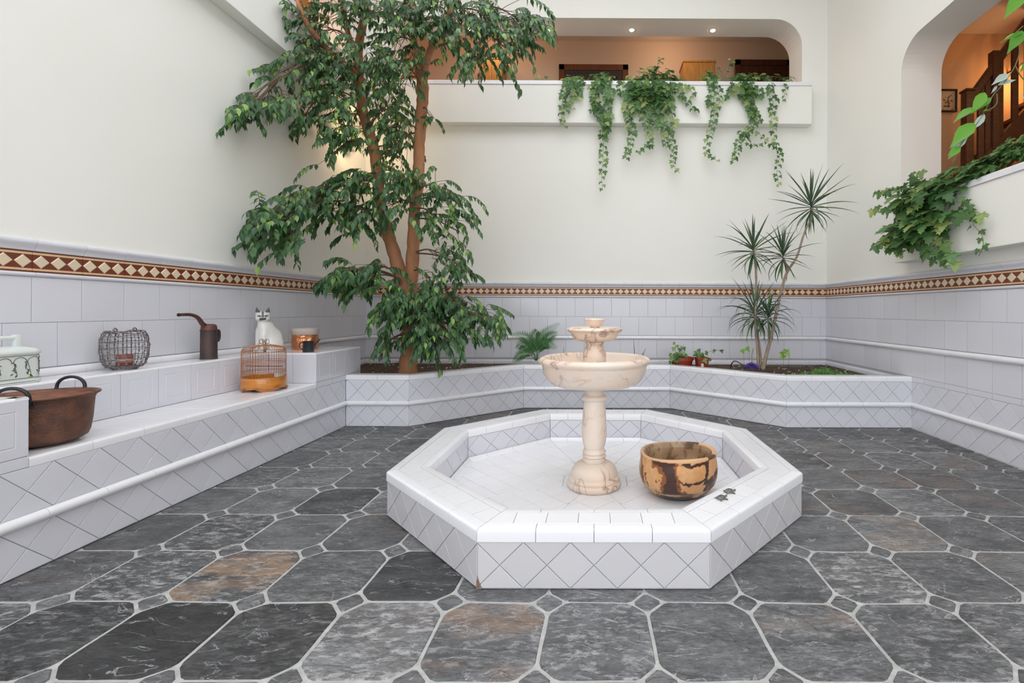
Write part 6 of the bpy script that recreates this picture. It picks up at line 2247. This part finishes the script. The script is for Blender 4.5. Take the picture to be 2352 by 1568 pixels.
# hanging branch near the camera at the right edge
fig_l = leaf_mesh('leaf', 1.0, 0.36, M['lime'], fold=0.3, curl=0.22)
hb_l = leaf_mesh('leaf', 1.0, 0.34, mat('grey_green_leaf_back', (0.34, 0.42, 0.38), 0.6), fold=0.3, curl=0.15)
gm = leaf_mat('bright_green_leaf', (0.08, 0.26, 0.03), (0.14, 0.36, 0.04), (0.22, 0.45, 0.06), 0.4, 0.3)
gr_l = leaf_mesh('leaf', 1.0, 0.42, gm, fold=0.3, curl=0.2)
YH = 2.45
hb = thing('hanging_vine_branch', 'thin hanging vine branch with long bright green and grey leaves at the upper right edge', 'vine', at(2352, -60, y=YH))


def hv(px, py, dy=0.0):
    return at(px, py, y=YH + dy)


mb = MB()
for pts in ([(2420, -260), (2395, -120), (2372, 0), (2350, 90), (2332, 150), (2302, 195), (2280, 220), (2258, 262), (2232, 300), (2205, 335), (2188, 375)],
            [(2332, 150), (2345, 175), (2370, 200), (2400, 240)], [(2290, 215), (2288, 240), (2262, 258)], [(2350, 60), (2320, 85), (2296, 98)], [(2395, -120), (2360, -60), (2345, -10)]):
    mb.tube(smooth_path([hv(a, b) for a, b in pts], 5), 0.0028, 5)
mb.build('stem', M['vine_stem'], hb, smooth=True, origin=at(2352, -60, y=YH))
for i, (a, b, c, d, tp) in enumerate(((2352, -20, 2316, 28, 0), (2378, 20, 2400, 90, 0), (2352, 75, 2302, 88, 0), (2348, 70, 2322, 112, 0), (2372, 60, 2380, 120, 0), (2358, 140, 2346, 165, 0),
                         (2316, 170, 2284, 188, 1), (2292, 196, 2336, 178, 1), (2290, 196, 2278, 214, 1), (2262, 212, 2238, 252, 0), (2276, 224, 2240, 250, 0), (2240, 246, 2192, 272, 0), (2238, 282, 2190, 326, 0), (2262, 262, 2236, 296, 1),
                         (2222, 308, 2182, 352, 1), (2204, 336, 2182, 358, 0), (2345, 215, 2362, 240, 1), (2365, 190, 2352, 182, 0), (2275, 255, 2262, 250, 0), (2400, 240, 2380, 300, 0))):
    p, q = hv(a, b), hv(c, d, -0.03 + 0.02 * (i % 3))
    L_ = (q - p).length
    me = gr_l[0] if tp == 0 else hb_l[0]
    lf = link('leaf', me, hb, orient(p, q - p, Vector((0.2, -0.8 if tp else -0.45, 0.6)), L_ * 1.05))

# ------------------------------------------------------------------ DRACAENA
DY = 5.62
db = at(1755, 845, y=DY)
dr_ = thing('dragon_tree', 'spiky dracaena with five tufts on thin leaning canes in the right half of the planter', 'plant', (db.x, DY, 0.44))
DO = Vector((db.x, DY, 0))


def cane(pts, rad):
    P = smooth_path([at(a, b, y=DY + c) for a, b, c in pts], 6)
    mb = MB(); R_ = lerp_list(rad, len(P))
    R_ = [r * (1 + 0.06 * math.sin(i * 2.3)) for i, r in enumerate(R_)]
    mb.tube(P, R_, 9)
    mb.build('cane', M['cane'], dr_, smooth=True, origin=DO)


cane([(1742, 850, 0), (1740, 800, 0), (1735, 740, 0), (1737, 680, 0), (1736, 620, 0), (1731, 575, 0)], [0.019, 0.017, 0.016, 0.014, 0.013, 0.012])
cane([(1749, 850, 0.02), (1746, 810, 0.02), (1741, 770, 0.02), (1735, 722, 0.02)], [0.016, 0.014, 0.012, 0.010])
cane([(1752, 850, -.02), (1760, 815, -.02), (1772, 770, -.02), (1783, 720, -.02), (1795, 665, -.02), (1808, 625, -.02), (1830, 590, -.02), (1844, 545, -.02), (1854, 520, -.02), (1865, 500, -.02), (1863, 476, -.02)],
     [0.026, 0.021, 0.019, 0.018, 0.016, 0.016, 0.013, 0.012, 0.012, 0.012, 0.011])
cane([(1808, 626, -.02), (1806, 608, -.02), (1798, 590, -.02)], [0.012, 0.011, 0.010])
cane([(1765, 800, 0.0), (1766, 765, 0.0), (1764, 730, 0.0)], [0.012, 0.010, 0.009])
blades = []


def blade_mesh(bend, seed):
    n = 8
    v, f = [], []
    L_ = 1.0
    p = Vector((0, 0, 0)); d = Vector((1, 0, 0))
    for i in range(n + 1):
        t = i / n
        w_ = 0.028 * (1.0 if t < 0.5 else (1 - (t - 0.5) / 0.5 * 0.93)) * (0.7 + 0.6 * min(1, t * 4))
        v += [(p.x, -w_, p.z + w_ * 0.5), (p.x, 0, p.z), (p.x, w_, p.z + w_ * 0.5)]
        a = -bend * t * 1.4 / n
        d = Vector((d.x * math.cos(a) - d.z * math.sin(a), 0, d.x * math.sin(a) + d.z * math.cos(a)))
        p = p + d * (L_ / n)
    for i in range(n):
        a = i * 3; b = a + 3
        f += [(a, a + 1, b + 1, b), (a + 1, a + 2, b + 2, b + 1)]
    return mesh_from('blade', v, f, M['drac'], smooth=True)


BM = [blade_mesh(b, i) for i, b in enumerate((0.15, 0.7, 1.5, 2.6))]
r = random.Random(77)


def tuft(px, py, y, n, L_, droopy=False):
    c = at(px, py, y=y)
    for k in range(n):
        t = k / n
        el = math.radians((88 - 150 * t if not droopy else 80 - 125 * t) + r.uniform(-8, 8))        # young blades upright, old ones hanging
        az = k * 2.399 + r.uniform(-.2, .2)
        d = Vector((math.cos(az) * math.cos(el), math.sin(az) * math.cos(el), math.sin(el)))
        if d.y > 0.75: d.y *= 0.6
        l = L_ * (0.75 + 0.35 * math.sin(PI * min(1, t * 1.2))) * r.uniform(0.85, 1.1)
        bm_ = BM[0] if el > 0.9 else (BM[r.choice([0, 1])] if el > 0.3 else (BM[r.choice([1, 1, 2])] if el > -0.3 else BM[r.choice([0, 0, 1, 3])]))
        if droopy and el < 0.9: bm_ = BM[r.choice([2, 3, 3])]
        base = c + Vector((0, 0, 0.05 - 0.12 * t))
        mt = orient(base, d, Vector((0, 0, 1)) if abs(d.z) < 0.9 else Vector((math.cos(az), math.sin(az), 0)) * -1, l)
        # widths stay, only length scales: undo part of the scale across
        mt = mt @ Matrix.Diagonal((1, 0.62 / max(l, 0.2) * 0.55, 1, 1))
        link('blade', BM[0] if bm_ is None else bm_, dr_, mt)


tuft(1863, 474, DY - .02, 44, 0.50)
tuft(1730, 575, DY, 42, 0.46)
tuft(1798, 588, DY - .02, 34, 0.42)
tuft(1735, 722, DY + .02, 46, 0.50, True)
tuft(1764, 728, DY, 30, 0.42, True)

# ------------------------------------------------------------------ SMALL PLANTS OF THE BED
# areca palm seedling
pb_ = at(1232, 833, y=6.0)
pl = thing('young_palm', 'small feathery palm with arching green fronds growing between tree and fountain', 'plant', (pb_.x, 6.0, 0.44))
PO = Vector((pb_.x, 6.0, 0.44))
lf_ = leaf_mesh('leaflet', 1.0, 0.085, M['fern'], fold=0.3, curl=0.15)
for i, (tips) in enumerate(([(1232, 828), (1235, 790), (1252, 765), (1285, 742)], [(1230, 828), (1222, 795), (1205, 772), (1172, 768)], [(1232, 828), (1238, 800), (1256, 788), (1278, 800)], [(1230, 828), (1228, 795), (1228, 770), (1234, 758)],
                            [(1232, 828), (1218, 800), (1200, 790), (1188, 800)], [(1233, 828), (1246, 790), (1262, 772), (1280, 765)], [(1230, 828), (1216, 812), (1196, 815), (1180, 830)])):
    yy = [6.0, 5.98, 5.95 - 0.03 * (i % 3), 5.92 - 0.05 * (i % 3)]
    P = smooth_path([at(a, b, y=c) for (a, b), c in zip(tips, yy)], 7)
    mb = MB(); mb.tube(P, lerp_list([0.0045, 0.0015], len(P)), 4)
    V = mb
    n = len(P)
    for k in range(5, n):
        for s in (-1, 1):
            for h in (0, 0.5):
                c = P[k - 1].lerp(P[k], h)
                ax = (P[k] - P[k - 1]).normalized()
                sd = ax.cross(Vector((0.3, -1, 0.2))).normalized()
                t = (k + h) / n
                l = 0.105 * math.sin(PI * min(1, 0.25 + 0.7 * t)) + 0.012
                mt = orient(c, sd * s + ax * 0.9 + Vector((0, 0, -0.12)), Vector((0, -0.7, 0.6)), l)
                V.add(lf_[1], lf_[2], 0, mt)
    V.build('frond', M['fern'], pl, origin=PO)

# strap-leaved bulbs
for (px, tips, lb) in ((1290, [(1296, 795), (1302, 812)], 'single dark strap leaf sprouting left of the fountain bowl'), (1462, [(1455, 778), (1470, 822), (1484, 798), (1478, 806)], 'few dark strap leaves sprouting just right of the fountain bowl')):
    b0 = at(px, 833, y=6.1)
    t = thing('sprouting_bulb', lb, 'plant', (b0.x, 6.1, 0.44))
    for (tx, ty) in tips:
        e = at(tx, ty, y=6.08)
        P = smooth_path([Vector((b0.x + 0.01 * (tx - px) / 10, 6.1, 0.43)), (b0 + e) / 2 + Vector(((tx - px) * 0.0012, 0, 0.01)), e], 5)
        mb = MB()
        mb.tube(P, [0.006 * (1 - 0.85 * (i / (len(P) - 1)) ** 2) for i in range(len(P))], 5)
        mb.build('leaf', M['drac'], t, origin=(b0.x, 6.1, 0.44))

# flower pots
PYY = 5.98
p1 = at(1566, 832, y=PYY)
pot = thing('round_plant_pot', 'round red plastic pot with trailing ivy lying left of a square pot in the planter', 'pot', (p1.x, PYY, 0.44))
mb = MB(); mb.lathe([(0.0, 0.0), (0.115, 0.0), (0.140, 0.125), (0.152, 0.127), (0.155, 0.165), (0.148, 0.165), (0.143, 0.135), (0.0, 0.130)], 36)
mb.build('pot_body', M['potred'], pot, smooth=True, world_m=Matrix.Translation((p1.x, PYY, 0.44)), autosmooth=40)
mb = MB(); mb.lathe([(0.0, 0.146), (0.144, 0.142)], 24, warp=lambda a, z: 1); mb.build('compost', M['soil'], pot, world_m=Matrix.Translation((p1.x, PYY, 0.44)))
p2 = at(1612, 835, y=PYY - 0.08)
pot2 = thing('square_plant_pot', 'small square red pot with a white label beside the round pot in the planter', 'pot', (p2.x, PYY - 0.08, 0.44))
mb = MB(); loft(mb, [(rrect(0.058, 0.058, 0.012), 0.0), (rrect(0.073, 0.073, 0.014), 0.150), (rrect(0.078, 0.078, 0.014), 0.151), (rrect(0.079, 0.079, 0.014), 0.172), (rrect(0.072, 0.072, 0.012), 0.172), (rrect(0.068, 0.068, 0.012), 0.145)])
mb.build('pot_body', M['potred'], pot2, smooth=True, world_m=Matrix.Translation((p2.x, PYY - 0.08, 0.44)) @ Matrix.Rotation(0.12, 4, 'Z'), autosmooth=40)
mb = MB(); mb.box((-0.035, -0.0745, 0.055), (-0.003, -0.070, 0.10), 0, 0.001); mb.build('label_tag', M['white'], pot2, world_m=Matrix.Translation((p2.x, PYY - 0.08, 0.44)) @ Matrix.Rotation(0.12, 4, 'Z'))
fr_ = Vector((0, -1, 0))
pp = lambda L_: [at(a, b, y=PYY - 0.12) for a, b in L_]
ivy('potted_ivy', 'small ivy growing out of the round red pot, one shoot upright', None, Vector((p1.x, PYY, 0.59)),
    [(pp([(1555, 818), (1548, 822), (1540, 832)]), 0.06, 0.045, 0.025), (pp([(1552, 815), (1551, 800), (1550, 785)]), 0.045, 0.05, 0.04), (pp([(1560, 815), (1566, 800), (1570, 792)]), 0.05, 0.045, 0.03), (pp([(1556, 817), (1560, 826)]), 0.06, 0.05, 0.02)],
    [(at(1562, 815, y=PYY), (0.13, 0.09, 0.03), 26, 0.055)], None, 31, out=fr_)
ivy('potted_ivy', 'small ivy trailing right out of the square red pot', None, Vector((p2.x, PYY - 0.08, 0.60)),
    [(pp([(1608, 815), (1602, 806), (1598, 803)]), 0.055, 0.05, 0.025), (pp([(1612, 817), (1628, 808), (1645, 804), (1662, 805)]), 0.05, 0.04, 0.05), (pp([(1606, 818), (1612, 826)]), 0.06, 0.055, 0.02), (pp([(1618, 820), (1630, 824), (1636, 824)]), 0.045, 0.04, 0.04)],
    [(at(1608, 814, y=PYY - 0.08), (0.07, 0.06, 0.025), 14, 0.055)], None, 32, out=fr_)

# primrose with violet flowers
v0 = at(1726, 840, y=5.45)
vp = thing('violet_primrose', 'low plant with grey-green leaves and violet flowers at the foot of the dragon tree', 'plant', (v0.x, 5.45, 0.44))
VO = Vector((v0.x, 5.45, 0.44))
r = random.Random(3)
mlow = leaf_mat('grey_green_leaf', (0.05, 0.08, 0.05), (0.09, 0.13, 0.08), (0.14, 0.19, 0.12), 0.6, 0.1)
ll = leaf_mesh('leaf', 1.0, 0.42, mlow, fold=0.2, curl=0.4)
for k in range(44):
    az = k * 2.4; rr_ = r.uniform(0.0, 0.07)
    p = VO + Vector((math.cos(az) * rr_ * 1.6, math.sin(az) * rr_, r.uniform(0.0, 0.02)))
    link('leaf', ll[0], vp, orient(p, Vector((math.cos(az) * 1.3, math.sin(az), r.uniform(0.1, 0.6))), Vector((0, 0, 1)), r.uniform(0.05, 0.10)))
pe_ = MB()
for a in range(5):
    m4 = Matrix.Rotation(a * 2 * PI / 5, 4, 'Z')
    pe_.add([(0, 0, 0), (0.010, -0.007, 0.004), (0.018, -0.006, 0.003), (0.020, 0, 0.001), (0.018, 0.006, 0.003), (0.010, 0.007, 0.004)], [(0, 1, 2, 3), (0, 3, 4, 5)], 0, m4)
pme = mesh_from('flower', pe_.v, pe_.f, M['flower'])
for k in range(24):
    az = k * 2.4; rr_ = 0.072 * math.sqrt(k / 24)
    p = VO + Vector((0.0 + math.cos(az) * rr_, math.sin(az) * rr_ * 0.8 - 0.01, 0.085 + 0.055 * (1 - k / 24)))
    link('flower', pme, vp, orient(p, Vector((math.cos(az), math.sin(az), 0.1)), Vector((math.cos(az) * 0.7, math.sin(az) * 0.7 - 0.9, 0.8)), r.uniform(1.0, 1.5)))
mb = MB(); mb.tube([at(1727, 838, y=5.47), at(1727, 815, y=5.47), at(1730, 800, y=5.47)], 0.006, 6); mb.build('dead_stalk', M['cane'], vp, origin=VO)

# lime seedlings with wire stakes
for (sx_, ty_, lb, yy) in ((1804, 808, 'two-leaved lime-green seedling on thin stakes near the right end of the planter', 5.9), (1713, 803, 'tiny lime-green seedling just left of the dragon tree canes', 5.7)):
    s0_ = at(sx_, 845, y=yy)
    t = thing('lime_seedling', lb, 'plant', (s0_.x, yy, 0.44))
    SO = Vector((s0_.x, yy, 0.44))
    for a, b in (((sx_ - 5, 850), (sx_ - 4, 808)), ((sx_ + 8, 850), (sx_ + 8, 800))):
        mb = MB(); mb.tube([at(a[0], a[1], y=yy), at(b[0], b[1], y=yy)], 0.0018, 5); mb.build('stake', M['wire'], t, origin=SO)
    for k, (dx, dy, s) in enumerate(((-8, 0, 0.055), (2, -5, 0.06), (5, 4, 0.05), (-2, 8, 0.05), (-10, 9, 0.045))):
        if sx_ < 1750 and k > 1: break
        p = at(sx_ + dx, ty_ + dy, y=yy - 0.01)
        me_ = ivy_leaf('leaf', 1.0, M['lime'], k)[0]
        link('leaf', me_, t, orient(p, Vector((r.uniform(-.6, .6), -0.2, -0.7)), Vector((0, -1, 0.3)), s * 1.1))

# creeping green patch in the right corner of the bed
gb = at(1890, 852, y=5.25)
gp = thing('green_ground_cover', 'bright green creeping plant in the right corner of the planter', 'plant', (gb.x, 5.25, 0.44))
GO = Vector((gb.x, 5.25, 0.44))
fm = leaf_mat('bright_moss_leaf', (0.05, 0.16, 0.03), (0.12, 0.34, 0.05), (0.24, 0.55, 0.08), 0.5, 0.3, 0.8)
sm = leaf_mesh('leaf', 1.0, 0.5, fm, fold=0.3, curl=0.3)
r = random.Random(9)
V_, F_ = [], []
for k in range(1500):
    px = r.gauss(1895, 40); py = r.gauss(850, 4)
    yy = r.uniform(5.0, 5.6)
    x = at(px, 855, y=yy).x
    z = 0.44 + 0.085 * math.exp(-((px - 1890) / 32) ** 2) * r.random() * (1 if yy > 5.2 else 0.6) + 0.006
    if x > XR - 0.04 or not in_bed(x, yy): continue
    mt = orient(Vector((x, yy, z)), Vector((r.uniform(-1, 1), r.uniform(-1, 1), r.uniform(0, 0.8))), Vector((0, -0.3, 1)), r.uniform(0.018, 0.034)) 
    n = len(V_)
    V_ += [tuple(mt @ Vector(p) - GO) for p in sm[1]]; F_ += [tuple(i + n for i in f_) for f_ in sm[2]]
o = link('foliage', mesh_from('foliage', V_, F_, fm, smooth=True), gp, Matrix.Translation(GO)); o['kind'] = 'stuff'
# creeping fringe of low green by the coping
V_, F_ = [], []
for k in range(500):
    px = r.uniform(1800, 1975); yy = r.uniform(4.97, 5.12)
    x = at(px, 855, y=yy).x
    if not in_bed(x, yy): continue
    mt = orient(Vector((x, yy, 0.455 + r.uniform(0, 0.03))), Vector((r.uniform(-1, 1), r.uniform(-1, 1), r.uniform(0, 0.6))), Vector((0, -0.3, 1)), r.uniform(0.014, 0.026))
    n = len(V_)
    V_ += [tuple(mt @ Vector(p) - GO) for p in sm[1]]; F_ += [tuple(i + n for i in f_) for f_ in sm[2]]
o = link('creeping_fringe', mesh_from('creeping_fringe', V_, F_, mlow, smooth=True), gp, Matrix.Translation(GO)); o['kind'] = 'stuff'

# black hose loop
h0 = at(1686, 842, y=5.55)
hp_ = [at(1678, 845, y=5.55), at(1681, 834, y=5.53), at(1688, 829, y=5.5), at(1700, 834, y=5.45), at(1712, 845, y=5.4)]
mb = MB(); mb.tube(smooth_path(hp_, 6), 0.006, 6)
o = mb.build('black_hose', M['iron'], smooth=True, origin=(h0.x, 5.55, 0.44)); tag(o, 'short black hose arching out of the soil left of the violet flowers', 'hose')
print('LEAVES', NLF, 'OBJECTS', len(bpy.data.objects), 'TRIS', sum(len(m.polygons) for m in bpy.data.meshes))
